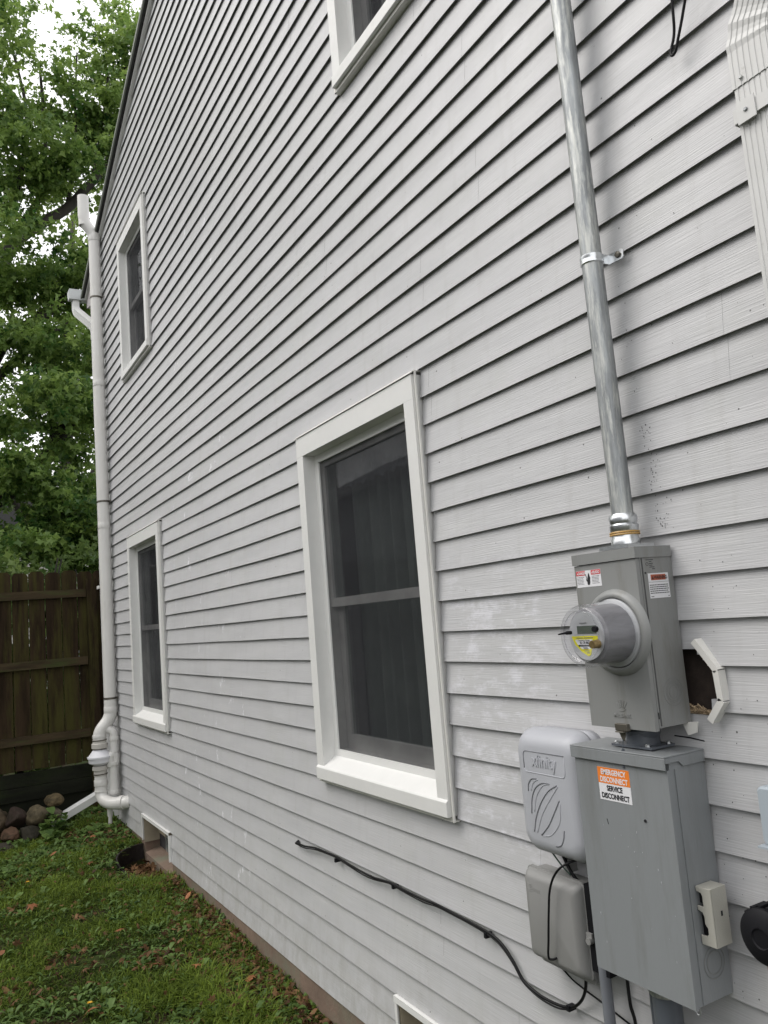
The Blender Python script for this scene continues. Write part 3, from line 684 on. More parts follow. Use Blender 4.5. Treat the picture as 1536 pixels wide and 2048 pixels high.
# front cover as one plate with a raised ring
bm = nb((mx0,mx1-.001,md,md+.0115,mz0-.006,mz1-.026)); obj('front_cover', bm, M['grey_paint'], mb, bevel=.004, seg=3)
bm = nb((mx0-.002,mx1+.003,md-.004,.0,mz1-.0245,mz1+.001)); obj('lid', bm, M['grey_paint'], mb, bevel=.002)
bm = bmesh.new(); lathe(bm,[(.100,0),(.097,-.007),(.090,-.013),(.082,-.014),(.080,-.009),(.080,0)],(CX,md,CZ),'y',56,caps=False); obj('socket_ring', bm, M['grey_paint'], mb, smooth='all')
bm = bmesh.new(); lathe(bm,[(.0795,-.0005),(.0795,-.003)],(CX,md,CZ),'y',40); obj('socket', bm, M['black'], mb)
# side: knock-outs, seam, screw
for zc,(ra,rb) in ((1.482,(.030,.0225)),(1.482,(.019,.013))):
    for r_ in (ra,rb):
        bm = bmesh.new(); n=40
        lathe(bm,[(r_,0),(r_,.0006),(r_+.0016,.0006),(r_+.0016,0)],(mx1,-.047,zc),'x',n,caps=False); obj('knockout', bm, M['kos'] if 'kos' in M else M.setdefault('kos',mat('stamped_edge',(.20,.205,.20),.35)), mb)
bm = nb((mx1,mx1+.0012,-.0995,-.0965,mz0+.004,mz1-.026)); obj('side_seam', bm, M['ink2'] if 'ink2' in M else M.setdefault('ink2',mat('seam_shadow',(.07,.07,.07),.6)), mb)
bm = bmesh.new(); lathe(bm,[(.0025,0),(.0022,.0012)],(mx1+.0002,-.090,1.752),'x',10); obj('screw', bm, M['ink'], mb)
obj('slot', nb((mx1,mx1+.0012,-.104,-.102,1.428,1.442)), M['ink'], mb)
# danger sticker
fy0 = md-.0006
st = obj('danger_sticker', nb((-1.482,-1.400,fy0,md+.0004,1.733,1.773)), M['white'], mb)
st['label'] = 'white and red two-language danger sticker with a hand symbol'
for xa_,xb_ in ((-1.4815,-1.4515),(-1.4315,-1.4005)): obj('print', nb((xa_,xb_,fy0-.0004,fy0+.0001,1.7615,1.7725)), M['red'], st)
text('print','DANGER',.0095,(-1.4745,fy0-.0007,1.7637),'-y',M['white'],st,ext=.0001,bold=.0002,xs=.62)
text('print','PELIGRO',.0095,(-1.4255,fy0-.0007,1.7637),'-y',M['white'],st,ext=.0001,bold=.0002,xs=.62)
for xx in (-1.4785,-1.4292):
    bm = bmesh.new(); prism(bm,[(xx,1.7645),(xx+.0035,1.7645),(xx+.00175,1.769)],XZ,fy0-.0008,fy0-.0003); obj('print', bm, M['white'], st)
bm = bmesh.new(); rr = random.Random(5)
for x_ in (-1.480,-1.4295):
    for r_ in range(6):
        xx = x_; z = 1.757-r_*.0034
        while xx < x_+.021:
            wl = rr.uniform(.002,.006); box(bm,xx,min(xx+wl,x_+.025),fy0-.0003,fy0+.0001,z,z+.0013); xx += wl+.0012
obj('fine_print', bm, M['inkgrey'], st, )['kind']='stuff'
bm = bmesh.new(); prism(bm,[(-1.4455,1.738),(-1.4385,1.738),(-1.4365,1.745),(-1.4355,1.755),(-1.4375,1.762),(-1.4395,1.7665),(-1.4415,1.764),(-1.4435,1.758),(-1.4455,1.752),(-1.4475,1.749),(-1.4465,1.746)],XZ,fy0-.0004,fy0+.0001)
tube(bm,[(-1.4500,fy0-.0003,1.764),(-1.4485,fy0-.0003,1.759),(-1.4465,fy0-.0003,1.755),(-1.4485,fy0-.0003,1.751),(-1.4475,fy0-.0003,1.7475)],.0007,n=5)
obj('hand_symbol', bm, M['ink'], st)
# embossed maker's mark
bm = bmesh.new()
for k,(ax,az) in enumerate([(-.016,.0),(-.008,.004),(0,.005),(.008,.004),(.016,0)]):
    tube(bm,[(-1.383+ax*1.1,md-.0004,1.462+az),(-1.383+ax*.45,md-.0004,1.448+az*.4)],.0009,n=6)
tube(bm,[(-1.383+.013*math.cos(R(a)),md-.0004,1.450+.008*math.sin(R(a))) for a in range(200,345,12)],.0009,n=6)
emb = obj('embossed_logo', bm, M['grey_paint'], mb)
text('embossed_name','MILBANK',.0115,(-1.383,md-.0005,1.4275),'-y',M['grey_paint'],mb,ext=.0009,bold=.0004,align='CENTER',spacing=1.1)
# warning sticker on the side
sx = mx1+.0006
ws = obj('warning_sticker', nb((mx1-.0002,sx,-.083,-.017,1.6935,1.7505)), M['white'], mb)
ws['label'] = 'white warning sticker with red-brown heading on the side of the box'
obj('print', nb((sx-.0001,sx+.0003,-.0745,-.026,1.7345,1.7475)), M['rust'], ws)
text('print','WARNING',.0115,(sx+.0004,-.0645,1.7368),'+x',M['ink'],ws,ext=.0001,bold=.0003,xs=.78)
bm = bmesh.new(); prism(bm,[(-.072,1.7365),(-.0655,1.7365),(-.0688,1.7445)],YZ,sx+.0002,sx+.0007); obj('print',bm,M['ink'],ws)
bm = bmesh.new()
for r_ in range(5):
    yy = -.081; z = 1.7225-r_*.0046
    while yy < -.022:
        wl = rr.uniform(.002,.007); box(bm,sx-.0001,sx+.0003,yy,min(yy+wl,-.019),z,z+.0019); yy += wl+.0011
box(bm,sx-.0001,sx+.0003,-.080,-.071,1.6965,1.698); box(bm,sx-.0001,sx+.0003,-.024,-.020,1.6965,1.698); box(bm,sx-.0001,sx+.0003,-.0828,-.0172,1.7300,1.7306)
obj('fine_print', bm, M['ink'], ws)['kind']='stuff'
# rating print
bm = bmesh.new()
lathe(bm,[(.0042,0),(.0042,.0004),(.0034,.0004),(.0034,0)],(mx1,-.081,1.772),'x',20,caps=False)
for r_,(a,b) in enumerate([(-.084,-.060),(-.074,-.066),(-.074,-.062),(-.074,-.064),(-.074,-.058),(-.066,-.057)]):
    yy = a; z = 1.783-r_*.0042
    while yy < b:
        wl = rr.uniform(.0012,.003); box(bm,mx1,mx1+.0003,yy,min(yy+wl,b),z-.0022,z-.0006); yy += wl+.0006
obj('rating_print', bm, M['ink'], mb)['kind']='stuff'
# hasp and seal under the cover
bm = nb((-1.402,-1.365,md-.010,md+.004,mz0-.010,mz0+.006),(-1.398,-1.372,md-.016,md+.002,mz0-.013,mz0-.0105)); 
prism(bm,[(-1.398,mz0-.0135),(-1.376,mz0-.0135),(-1.382,mz0-.034),(-1.388,mz0-.034)],XZ,md-.004,md-.001)
obj('hasp', bm, M['clampdark'], mb, bevel=.001, seg=1)
bm = bmesh.new(); tube(bm,[(-1.386,md-.004,mz0-.030),(-1.388,md-.006,mz0-.046),(-1.388,md-.006,mz0-.052)],.0012,n=6); tube(bm,[(-1.388,md-.006,mz0-.052),(-1.392,md-.006,mz0-.094)],.0036,n=8); obj('seal_wire', bm, M['pvcdark'], mb, smooth=True)

# ------------------------------------------------------------------ the electricity meter
em = root('electricity_meter', 'round clear-domed electricity meter with yellow and white label plugged into the grey box', 'meter', (CX,md,CZ))
FY = -.215
bm = bmesh.new(); lathe(bm,[(.079,-.004),(.079,-.011),(.0765,-.014)],(CX,md,CZ),'y',56); obj('base_ring', bm, M['meterface'], em, smooth='all')
bm = bmesh.new(); lathe(bm,[(.0680,0),(.0680,-.004),(.0650,-.05),(.0625,FY-md+.024),(.056,FY-md+.020)],(CX,md-.016,CZ),'y',56); obj('drum', bm, M['meterdrum'], em, smooth=True)
bm = bmesh.new()
lathe(bm,[(.0775,-.018),(.0735,-.024),(.0725,-.06),(.0705,-.104),(.0690,-.110),(.0655,-.1155),(.060,-.1160),(.0565,-.1135),(.0535,-.1105),(.0002,-.1100)],(CX,md,CZ),'y',64,caps=False); obj('dome', bm, M['dome'], em, smooth='all')
bm = bmesh.new(); t_=[]
lathe(bm,[(.0545,FY-md),(.0545,FY-md+.003)],(CX,md,CZ),'y',56); face = obj('face', bm, M['meterface'], em)
q = FY-.0005
obj('display', nb((CX-.026,CX+.034,q-.0006,q,CZ+.005,CZ+.0225)), M['lcd'], em)
bm = bmesh.new(); prism(bm,[(CX-.047,CZ-.0005),(CX+.036,CZ-.0005),(CX+.036,CZ-.008),(CX+.020,CZ-.012),(CX+.010,CZ-.042),(CX+.002,CZ-.046),(CX-.018,CZ-.036),(CX-.037,CZ-.020)],XZ,q-.0004,q+.0001); lab = obj('label', bm, M['yellow'], em)
bm = bmesh.new(); prism(bm,[(CX-.036,CZ-.008),(CX+.020,CZ-.008),(CX+.011,CZ-.0295),(CX-.017,CZ-.0295),(CX-.030,CZ-.018)],XZ,q-.0008,q-.0003); obj('label_panel', bm, M['white'], lab)
text('print','Consumers Energy',.0052,(CX-.027,q-.0010,CZ-.0115),'-y',M['ink'],lab,ext=.0001,xs=.95)
text('print','02 178 006',.0078,(CX-.021,q-.0010,CZ-.0180),'-y',M['ink'],lab,ext=.0001,bold=.0002,xs=.8)
bm = bmesh.new(); xx=CX-.026
while xx < CX+.012:
    wl = rr.choice((.0005,.0008,.0012)); box(bm,xx,xx+wl,q-.0011,q-.0007,CZ-.0240,CZ-.0198); xx += wl+.0006
obj('barcode', bm, M['ink'], lab)
bm = bmesh.new()
for (a,b,z) in ((-.012,.002,-.0265),(-.010,.004,-.0290),(-.008,.006,-.0335),(-.002,.008,-.0380),(-.030,-.010,-.0045),(-.007,.022,-.0045),(-.016,.006,.0290)): box(bm,CX+a,CX+b,q-.0011,q-.0007,CZ+z-.0008,CZ+z+.0008)
obj('fine_print', bm, M['inkgrey'], lab)['kind']='stuff'
# lock barrel, pins
bm = bmesh.new(); lathe(bm,[(.0085,-.020),(.009,-.018),(.009,-.006),(.010,-.004),(.010,0)],(CX+.042,-.222,CZ-.018),'y',24); obj('lock_barrel', bm, M['brass'], em, smooth=True)
bm = bmesh.new(); lathe(bm,[(.006,-.010),(.0065,-.008),(.0065,0)],(CX+.047,-.2265,CZ+.015),'y',16); obj('knob', bm, M['blackr'], em, smooth=True)
bm = bmesh.new(); tube(bm,[(CX-.036,-.226,CZ+.009),(CX-.036,-.240,CZ+.009),(CX-.037,-.243,CZ+.009),(CX-.039,-.262,CZ+.0075)],[.0042,.0042,.0026,.0016],n=10); obj('pin', bm, M['blackr'], em, smooth=True)
bm = bmesh.new(); lathe(bm,[(.0555,-.1115),(.0575,-.1145),(.0545,-.1145),(.0535,-.1115)],(CX,md,CZ),'y',56,caps=False); obj('dome_rim', bm, M['dome'], em, smooth='all')

# ------------------------------------------------------------------ joint between the boxes
jb = root('pipe_coupling', 'thick dark grey pipe coupling with a bolted flange between the two grey boxes', 'coupling', (-1.385,-.055,1.355))
bm = bmesh.new(); tube(bm,[(-1.378,-.055,1.4075),(-1.380,-.055,1.395),(-1.386,-.055,1.386)],.037,28); lathe(bm,[(.0385,0),(.0385,.026),(.041,.027),(.041,.033),(.037,.034)],(-1.387,-.055,1.360),'z',32); obj('collar', bm, M['pvcdark'], jb, smooth=True)
bm = nb((-1.450,-1.328,-.095,-.018,1.3555,1.3605)); obj('flange', bm, M['pvcdark'], jb, bevel=.0015)
for bx_,by_ in ((-1.440,-.087),(-1.345,-.088),(-1.338,-.028),(-1.440,-.028)):
    bm = bmesh.new(); lathe(bm,[(.0055,0),(.0055,.004),(.004,.006)],(bx_,by_,1.3605),'z',6); obj('bolt', bm, M['zinc'], jb)

# ------------------------------------------------------------------ disconnect box
dx0,dx1,dz0,dz1,dd = -1.552,-1.268,.838,1.352,-.118
db = root('disconnect_box', 'large grey electrical disconnect box with an orange and white sticker', 'electrical box', (-1.41,0,dz0))
obj('enclosure', nb((dx0+.004,dx1-.001,dd+.006,.0,dz0,dz1-.003)), M['grey_box'], db, bevel=.003)
obj('door', nb((dx0,dx1+.001,dd-.004,dd+.0055,dz0-.003,dz1-.030)), M['grey_box'], db, bevel=.0025)
bm = nb((dx0-.006,dx1+.004,dd-.012,.0,dz1-.003,dz1+.0005),(dx0-.006,dx1+.004,dd-.012,dd-.0095,dz1-.029,dz1-.0035),(dx0-.006,dx0-.0045,dd-.009,-.002,dz1-.026,dz1-.0035))
prism(bm,[(dd-.009,dz1-.0035),(-.001,dz1-.0035),(-.001,dz1-.027),(-.050,dz1-.027),(-.072,dz1-.027),(-.086,dz1-.015),(dd-.009,dz1-.015)],YZ,dx1+.0022,dx1+.004)
obj('hood', bm, M['grey_box'], db, bevel=.0008, seg=1)
sy = dd-.0046
es = obj('sticker', nb((-1.478,-1.3785,sy,dd-.0038,1.2335,1.3085)), M['white'], db); es['label'] = 'orange and white emergency disconnect sticker'
obj('print', nb((-1.478,-1.3785,sy-.0004,sy+.0001,1.2720,1.3085)), M['orange'], es)
for s_,z,mm in (('EMERGENCY',1.2925,'white'),('DISCONNECT',1.2755,'white'),('SERVICE',1.2560,'ink'),('DISCONNECT',1.2385,'ink')):
    text('print',s_,.0170,(-1.4283,sy-.0007,z),'-y',M[mm],es,ext=.0001,bold=.0005,xs=.80,align='CENTER')
for r_ in (.031,.0225):
    bm = bmesh.new(); lathe(bm,[(r_,0),(r_,.0006),(r_+.0016,.0006),(r_+.0016,0)],(dx1,-.048,.912),'x',40,caps=False); obj('knockout', bm, M['kos'], db)
bm = nb((dx1,dx1+.0022,-.098,-.096,dz0+.002,dz1-.030)); obj('side_seam', bm, M['grey_box'], db)
bm = bmesh.new()
lathe(bm,[(.0035,-.002),(.0035,.0)],(-1.345,dd-.004,1.205),'y',10); prism(bm,[(-1.4655,1.190),(-1.4635,1.190),(-1.461,1.178),(-1.4625,1.178)],XZ,dd-.0046,dd-.0038)
obj('paint_chip', bm, M['ink'], db)
bm = bmesh.new()
for i in range(17):   # rain drops on the door
    xx = rng.uniform(dx0+.02,dx1-.02); zz = rng.uniform(dz0+.03,1.20); s_ = rng.uniform(.0006,.0012)
    bmesh.ops.create_uvsphere(bm,u_segments=8,v_segments=6,radius=1,matrix=Matrix.Translation((xx,dd-.004,zz))@Matrix.Diagonal((s_,s_*.6,s_*rng.uniform(1.2,3.4),1)))
o = obj('rain_drops', bm, M['dropm'] if 'dropm' in M else M.setdefault('dropm',mat('water_drop',(.40,.41,.43),.08,var=0,spec=1.)), db, smooth='all'); o['kind']='stuff'
bm = bmesh.new(); tube(bm,[(dx1-.006+.006*math.cos(a),dd+.010,dz0-.008+.008*math.sin(a)) for a in [R(i*30) for i in range(13)]],.0012,n=6); obj('seal_ring', bm, M['zinc'], db)

# cream bonding cover on the side of the disconnect box
bc = root('bonding_cover', 'cream plastic notched cover fixed to the right side of the large grey box', 'cover', (-1.266,-.05,.96))
ox0, ox1 = -1.2665, -1.2255
outline = [(.0,.0),(.037,.0),(.037,.118),(.0,.118),(.0,.108),(.012,.106),(.015,.100),(.015,.078),(.0,.079),(.0,.069),(.011,.066),(.014,.058),(.014,.044),(.020,.036),(.020,.024),(.015,.019),(.0,.019)]
bm = bmesh.new(); prism(bm,[(ox0+u,.958+v) for u,v in outline],XZ,-.080,-.0765)
obj('front', bm, M['cream'], bc, bevel=.0008, seg=1)
bm = nb((ox0+.0335,ox0+.037,-.0763,-.030,.958,1.076),(ox0+.0,ox0+.0333,-.0763,-.030,1.0725,1.076),(ox0,ox0+.0333,-.0763,-.030,.958,.9615),(ox0+.0,ox0+.0333,-.0763,-.030,1.028,1.031))
obj('shell', bm, M['cream'], bc, bevel=.0015, seg=2)
bm = nb((ox0+.0372,ox0+.0378,-.054,-.049,1.018,1.028)); obj('slot', bm, M['ink'], bc)
bm = nb((ox0,ox0+.030,-.070,-.036,.975,1.015),(ox0,ox0+.03,-.070,-.036,1.040,1.062)); obj('terminal_block', bm, M['blackr'], bc)

# ------------------------------------------------------------------ pale rounded service box
def rounded(bm, x0,x1,z0,z1, layers, n=8):
    """layers: (y, inset, corner radius)"""
    rings = []
    for y,ins,r in layers:
        a0,a1,b0,b1 = x0+ins,x1-ins,z0+ins,z1-ins; ring=[]
        for cx_,cz_,s in ((a1-r,b1-r,0),(a0+r,b1-r,90),(a0+r,b0+r,180),(a1-r,b0+r,270)):
            for i in range(n+1):
                t = R(s+90*i/n); ring.append(bm.verts.new((cx_+r*math.cos(t),y,cz_+r*math.sin(t))))
        rings.append(ring)
    m = len(rings[0])
    for a,b in zip(rings,rings[1:]):
        for k in range(m): bm.faces.new((a[k],a[(k+1)%m],b[(k+1)%m],b[k]))
    bm.faces.new(rings[-1]); bm.faces.new(rings[0][::-1])
    bmesh.ops.recalc_face_normals(bm, faces=bm.faces); return bm
xb = root('service_box', 'pale grey rounded plastic box with curved grooves and embossed lettering', 'cable box', (-1.70,0,1.06))
X0,X1,B0,B1 = -1.832,-1.570,1.040,1.368
lay = [(0.,.004,.045),(-.030,.004,.045),(-.031,.008,.045),(-.036,.008,.045),(-.037,.0,.05),(-.045,.0,.05),(-.064,.003,.05),(-.080,.010,.048),(-.091,.020,.043),(-.097,.032,.036),(-.099,.044,.030)]
bm = rounded(bmesh.new(),X0,X1,B0,B1,lay); obj('cover', bm, M['xplastic'], xb, smooth='all')
yf = -.0992
def groove(pts, par, r_=.0016, m=None): 
    bm = bmesh.new(); tube(bm, spline([(X0+.052+u*.175,yf-.0002,B0+.070+v*.205) for u,v in pts],6), r_, n=6); return obj('groove', bm, m or M['xdark'], par, smooth='all')
M['xdark'] = mat('groove_shadow', (.19,.195,.21), .6)
for g in ([(.03,.47),(.05,.56),(.13,.63),(.25,.645)],[(.06,.19),(.10,.38),(.20,.52),(.36,.60),(.52,.61)],[(.08,-.04),(.16,.16),(.32,.37),(.50,.52),(.70,.61)],[(.24,-.06),(.42,.08),(.58,.26),(.72,.43)],[(.54,-.15),(.66,-.12),(.73,-.03),(.76,.07)]): groove(g,xb)
for g in ([(.10,.48),(.16,.58),(.28,.64)],[(.13,.22),(.20,.40),(.36,.56),(.54,.61)],[(.15,-.04),(.30,.20),(.50,.40),(.72,.60)],[(.28,-.07),(.48,-.02),(.68,.16),(.74,.40)]): groove(g,xb,.0011,M['xplastic'])
bm = bmesh.new(); pth = [(X0+.050,yf,B0+.225),(X0+.050,yf,B0+.272),(X0+.212,yf,B0+.272)]
tube(bm, fillet(pth,.014,5), .0013, n=6); obj('logo_frame', bm, M['xdark'], xb, smooth='all')
bm = bmesh.new(); tube(bm, fillet([(X0+.050,yf,B0+.226),(X0+.054,yf,B0+.217),(X0+.210,yf,B0+.217),(X0+.214,yf,B0+.270)],.012,5), .0012, n=6); obj('logo_frame', bm, M['xplastic'], xb, smooth='all')
text('embossed_name','xfinity',.050,(X0+.132,yf-.0002,B0+.234),'-y',M['xplastic'],xb,ext=.0014,align='CENTER',xs=.80)
text('embossed_name','xfinity',.050,(X0+.1332,yf+.0009,B0+.2328),'-y',M['xdark'],xb,ext=.0003,align='CENTER',xs=.80)  # darker offset copy paints the shadow of the raised letters

# ------------------------------------------------------------------ telephone interface box
nb_ = root('interface_box', 'taupe plastic telephone box with a hinged ribbed lid below the pale rounded box', 'telephone box', (-1.75,0,.75))
N0,N1,C0,C1 = -1.876,-1.652,.745,.985
bm = rounded(bmesh.new(),N0+.012,N1-.004,C0-.012,C1-.006,[(0,0,.01),(-.040,0,.01)],4); obj('base', bm, M['nplastic'], nb_, smooth=True)
bm = rounded(bmesh.new(),N0,N1,C0,C1,[(-.0405,.0,.014),(-.049,.0,.014),(-.050,.004,.012),(-.060,.006,.014),(-.072,.014,.016),(-.077,.024,.018)],6); obj('lid', bm, M['nplastic'], nb_, smooth=True)
bm = bmesh.new()
for k in range(5):
    h = .006-k*.0006; zz = .948-k*.0045; wv = math.sqrt(max(.0001,.013**2-(zz-.939)**2)); tube(bm,[(-1.838-wv,-.0768,zz),(-1.838,-.0775,zz-.0015),(-1.838+wv*.9,-.0768,zz)],.0008,n=5)
obj('embossed_globe', bm, M['nplastic'], nb_)
text('embossed_name','AT&T',.012,(-1.826,-.0768,.930),'-y',M['nplastic'],nb_,ext=.0006)
bm = nb((N1-.002,N1+.018,-.058,-.044,.845,.868)); lathe(bm,[(.009,-.012),(.009,0)],(N1+.010,-.052,.850),'y',16); obj('latch', bm, M['nplastic'], nb_, smooth=True)
bm = nb((-1.742,-1.722,-.030,-.001,.990,1.028)); lathe(bm,[(.004,-.003),(.004,0)],(-1.732,-.030,1.012),'y',10); obj('hanger', bm, M['nplastic'], nb_, bevel=.003)
bm = nb((-1.650,-1.590,-.052,0,.775,.985)); tag(obj('gap_shade_block', bm, M['blackr'], None, loc=(-1.62,0,.74), bevel=.004),'black filler standing for the shade in the gap between the telephone box and the large grey box','gap filler')  # black filler painting the dark of the gap between the boxes

# ------------------------------------------------------------------ cables and small pipes
def cable(name, pts, r_, label, cat='cable', m='black', spl=True, group=None):
    bm = bmesh.new(); tube(bm, spline(pts,8) if spl else pts, r_, n=10); o = obj(name, bm, M[m], None, loc=pts[0], smooth='all'); tag(o,label,cat,group); return o
Y = -.014
main = [(-3.636,.004,.690),(-3.630,Y,.695),(-3.60,Y,.700),(-3.528,Y,.702),(-3.41,Y,.717),(-3.314,Y,.721),(-3.19,Y,.724),(-3.078,Y,.718),(-2.96,Y,.713),(-2.868,Y,.714),(-2.78,Y,.722),(-2.733,Y,.725),(-2.62,Y,.722),(-2.509,Y,.722),(-2.43,Y,.727),(-2.33,Y,.724),(-2.23,Y,.722),(-2.127,Y,.716),(-2.075,Y,.700),(-2.03,Y,.668),(-1.995,Y,.632),(-1.95,Y,.617),(-1.90,Y,.612),(-1.841,Y,.615),(-1.79,Y,.628),(-1.745,-.02,.660),(-1.710,-.03,.705),(-1.69,-.04,.76)]
mc = root('cable', 'long black cable sagging along the wall from a hole to the gap between the boxes', 'cable', (-3.63,Y,.69))
bm = bmesh.new(); tube(bm, spline(main,6), .0042, n=10); obj('strand', bm, M['black'], mc, smooth='all')
m2 = [(x,y-.002,z-.0055-.002*math.sin(i*1.3)) for i,(x,y,z) in enumerate(main[2:-3])]
bm = bmesh.new(); tube(bm, spline(m2,6), .0025, n=8); obj('strand', bm, M['black'], mc, smooth='all')
for x,z in ((-3.20,.714),(-2.72,.722),(-2.155,.712),(-1.80,.628)):
    bm = nb((x-.005,x+.006,-.022,.004,z-.012,z+.003)); obj('clip', bm, M['blackr'], mc, bevel=.001)
bm = bmesh.new(); lathe(bm,[(.013,0),(.009,-.010),(.003,-.018)],(-3.636,.004,.693),'y',10); obj('grommet', bm, M['blackr'], mc)
cable('cable',[(-1.825,-.03,1.052),(-1.805,-.02,1.03),(-1.78,-.02,1.010),(-1.745,-.03,.998),(-1.72,-.03,.985)],.0022,'thin dark green wire leaving the bottom of the pale rounded box','wire','gw') if M.setdefault('gw',mat('dark_green_wire',(.015,.045,.03),.4)) else None
cable('cable',[(-1.760,-.03,1.060),(-1.735,-.035,1.030),(-1.715,-.035,1.000),(-1.69,-.03,.97)],.0045,'short thick black cable between the pale box and the telephone box')
cable('cable',[(-1.655,-.05,1.045),(-1.680,-.085,1.030),(-1.708,-.094,1.003),(-1.732,-.096,.960),(-1.746,-.096,.90),(-1.758,-.096,.83),(-1.770,-.092,.782),(-1.763,-.085,.776),(-1.752,-.08,.781)],.0030,'black cable looping down over the front of the telephone box')
cable('cable',[(-1.860,-.010,.735),(-1.83,-.010,.722),(-1.781,-.010,.700),(-1.73,-.010,.688),(-1.682,-.010,.680),(-1.583,-.012,.662),(-1.46,-.012,.640),(-1.32,-.012,.60),(-1.2,-.012,.50)],.0024,'thin black wire slanting down to the right under the telephone box')
cable('cable',[(-1.557,-.03,.85),(-1.555,-.03,.772),(-1.551,-.032,.722),(-1.543,-.03,.68),(-1.535,-.03,.55),(-1.53,-.03,.30),(-1.53,-.03,.0)],.0042,'black cable dropping straight from under the large grey box')
cable('cable',[(-1.640,-.03,1.045),(-1.638,-.03,1.01),(-1.638,-.03,.97)],.004,'short black cable running behind the left edge of the large grey box')
wl = [(-1.03,-.05,3.25),(-1.055,-.035,3.04),(-1.072,-.02,2.97),(-1.088,-.018,2.935),(-1.086,-.02,2.920),(-1.074,-.022,2.922),(-1.060,-.025,2.945),(-1.035,-.03,2.99),(-.98,-.05,3.08),(-.9,-.08,3.25)]
cable('cable', wl, .0034, 'black cable hanging in a loop from above the photo at the upper right')
cable('copper_wire',[(-1.150,-.03,.965),(-1.156,-.02,.90),(-1.160,-.02,.84),(-1.158,-.02,.75),(-1.15,-.02,.5),(-1.15,-.02,.05)],.0022,'thin copper-coloured wire falling from the black reel','wire','copper')
def stand(name, x, y, r_, z0_, z1_, m, label, coll=None):
    rt_ = root(name,label,'conduit',(x,y,z0_)); bm = bmesh.new(); tube(bm,[(x,y,z0_),(x,y,z1_)],r_,20); obj('pipe', bm, M[m], rt_, smooth=True)
    if coll: bm = bmesh.new(); lathe(bm,[(r_+.004,-.030),(r_+.006,-.026),(r_+.006,-.006),(r_+.003,-.004),(r_+.003,0)],(x,y,z1_),'z',24); obj('collar', bm, M[coll], rt_, smooth=True)
stand('conduit_pipe',-1.615,-.045,.0145,-.05,.80,'pvcgrey','slim grey plastic conduit going down at the left under the large box')
stand('conduit_pipe',-1.452,-.050,.011,-.05,dz0,'pvcdark','thin dark conduit beside the fat pipe under the large box')
stand('conduit_pipe',-1.405,-.060,.032,-.05,dz0,'pvcdark','fat dark grey conduit with a bright collar under the large box','galv')

# ------------------------------------------------------------------ right edge: black reel and blue-grey box
rl = root('cable_reel','round black plastic reel on the wall at the lower right edge','reel',(-1.12,-.05,1.008))
bm = bmesh.new(); lathe(bm,[(.052,.045),(.055,.040),(.055,.028),(.048,.018),(.047,-.002),(.054,-.010),(.054,-.018),(.044,-.026),(.020,-.030),(.018,-.027),(.0001,-.027)],(-1.122,-.048,1.008),'y',48,caps=False); obj('drum', bm, M['blackr'], rl, smooth=True)
bm = bmesh.new()
for k in range(18):
    a = R(k*20); box(bm,-1.122+.0535*math.cos(a)-.004,-1.122+.0535*math.cos(a)+.004,-.058,-.012,1.008+.0535*math.sin(a)-.0035,1.008+.0535*math.sin(a)+.0035)
obj('rim_teeth', bm, M['blackr'], rl)
bb = root('junction_box','pale blue-grey plastic box with slotted lugs, cut by the right edge','junction box',(-1.04,0,1.1))
bm = rounded(bmesh.new(),-1.108,-.93,1.185,1.300,[(0,0,.012),(-.045,0,.012),(-.050,.004,.010)],5); obj('upper_cover', bm, M['bluegrey'], bb, smooth=True)
bm = rounded(bmesh.new(),-1.100,-.93,1.050,1.180,[(0,0,.006),(-.038,0,.006),(-.042,.003,.005)],4); obj('lower_cover', bm, M['bluegrey'], bb, smooth=True)
for z in (1.270,1.205,1.115):
    bm = nb((-1.124,-1.1085,-.020,-.006,z-.002,z+.0005),(-1.124,-1.1085,-.020,-.006,z-.0285,z-.026),(-1.124,-1.1215,-.020,-.006,z-.0255,z-.0025)); obj('lug', bm, M['bluegrey'], bb)
bm = nb((-1.113,-.93,-.060,0.,1.1805,1.1845)); obj('ledge', bm, M['bluegrey'], bb)

# ------------------------------------------------------------------ ground
WX, WY = -6.36, .0      # window well centre
def well(x,y): return ((x-WX)/.44)**2 + ((y-WY)/.29)**2
def gz(x,y):
    g = .01+.021*(-x-3.5); g = clamp(g,-.02,.10)
    g -= .11*sstep(-6.6,-7.9,x)*sstep(-.10,-.65,y)
    g += .016*math.sin(x*1.7+y*2.3)*math.cos(y*1.9-x*.6) + .010*mnoise.noise(Vector((x*3,y*3,0)))
    g -= .028*math.exp(-((y+.12)/.12)**2)*(1 if x>-5.6 else .3)
    if y > -.6 and -7.2<x<-5.6:
        q = well(x,y)
        if q < 1.25: g = g*(sstep(.8,1.15,q)) + (-.085)*(1-sstep(.8,1.15,q))
    return g
xs = np.unique(np.concatenate([np.linspace(-60,-12,25),np.linspace(-12,-8,28),np.linspace(-8,-2.6,150),np.linspace(-2.6,3,30),np.linspace(3,40,16)]))
ys = np.unique(np.concatenate([np.linspace(-40,-5,18),np.linspace(-5,-2,30),np.linspace(-2,.2,66),np.linspace(.2,40,20)]))
V = []; 
for y in ys:
    for x in xs: V.append((x,y,gz(x,y)))
nx, ny = len(xs), len(ys); I = np.arange(nx*ny).reshape(ny,nx)
F = np.stack([I[:-1,:-1],I[:-1,1:],I[1:,1:],I[1:,:-1]],-1).reshape(-1,4)
M['soil'] = mat('damp_soil', (.026,.019,.010), .95, spec=.1, var=.5, vscale=9, bump=.8, bscale=40, col2=(.028,.045,.010), c2scale=4, c2thr=(.42,.6))
g = npmesh('ground', np.array(V), [F], M['soil'], smooth=True); g['kind'] = 'structure'

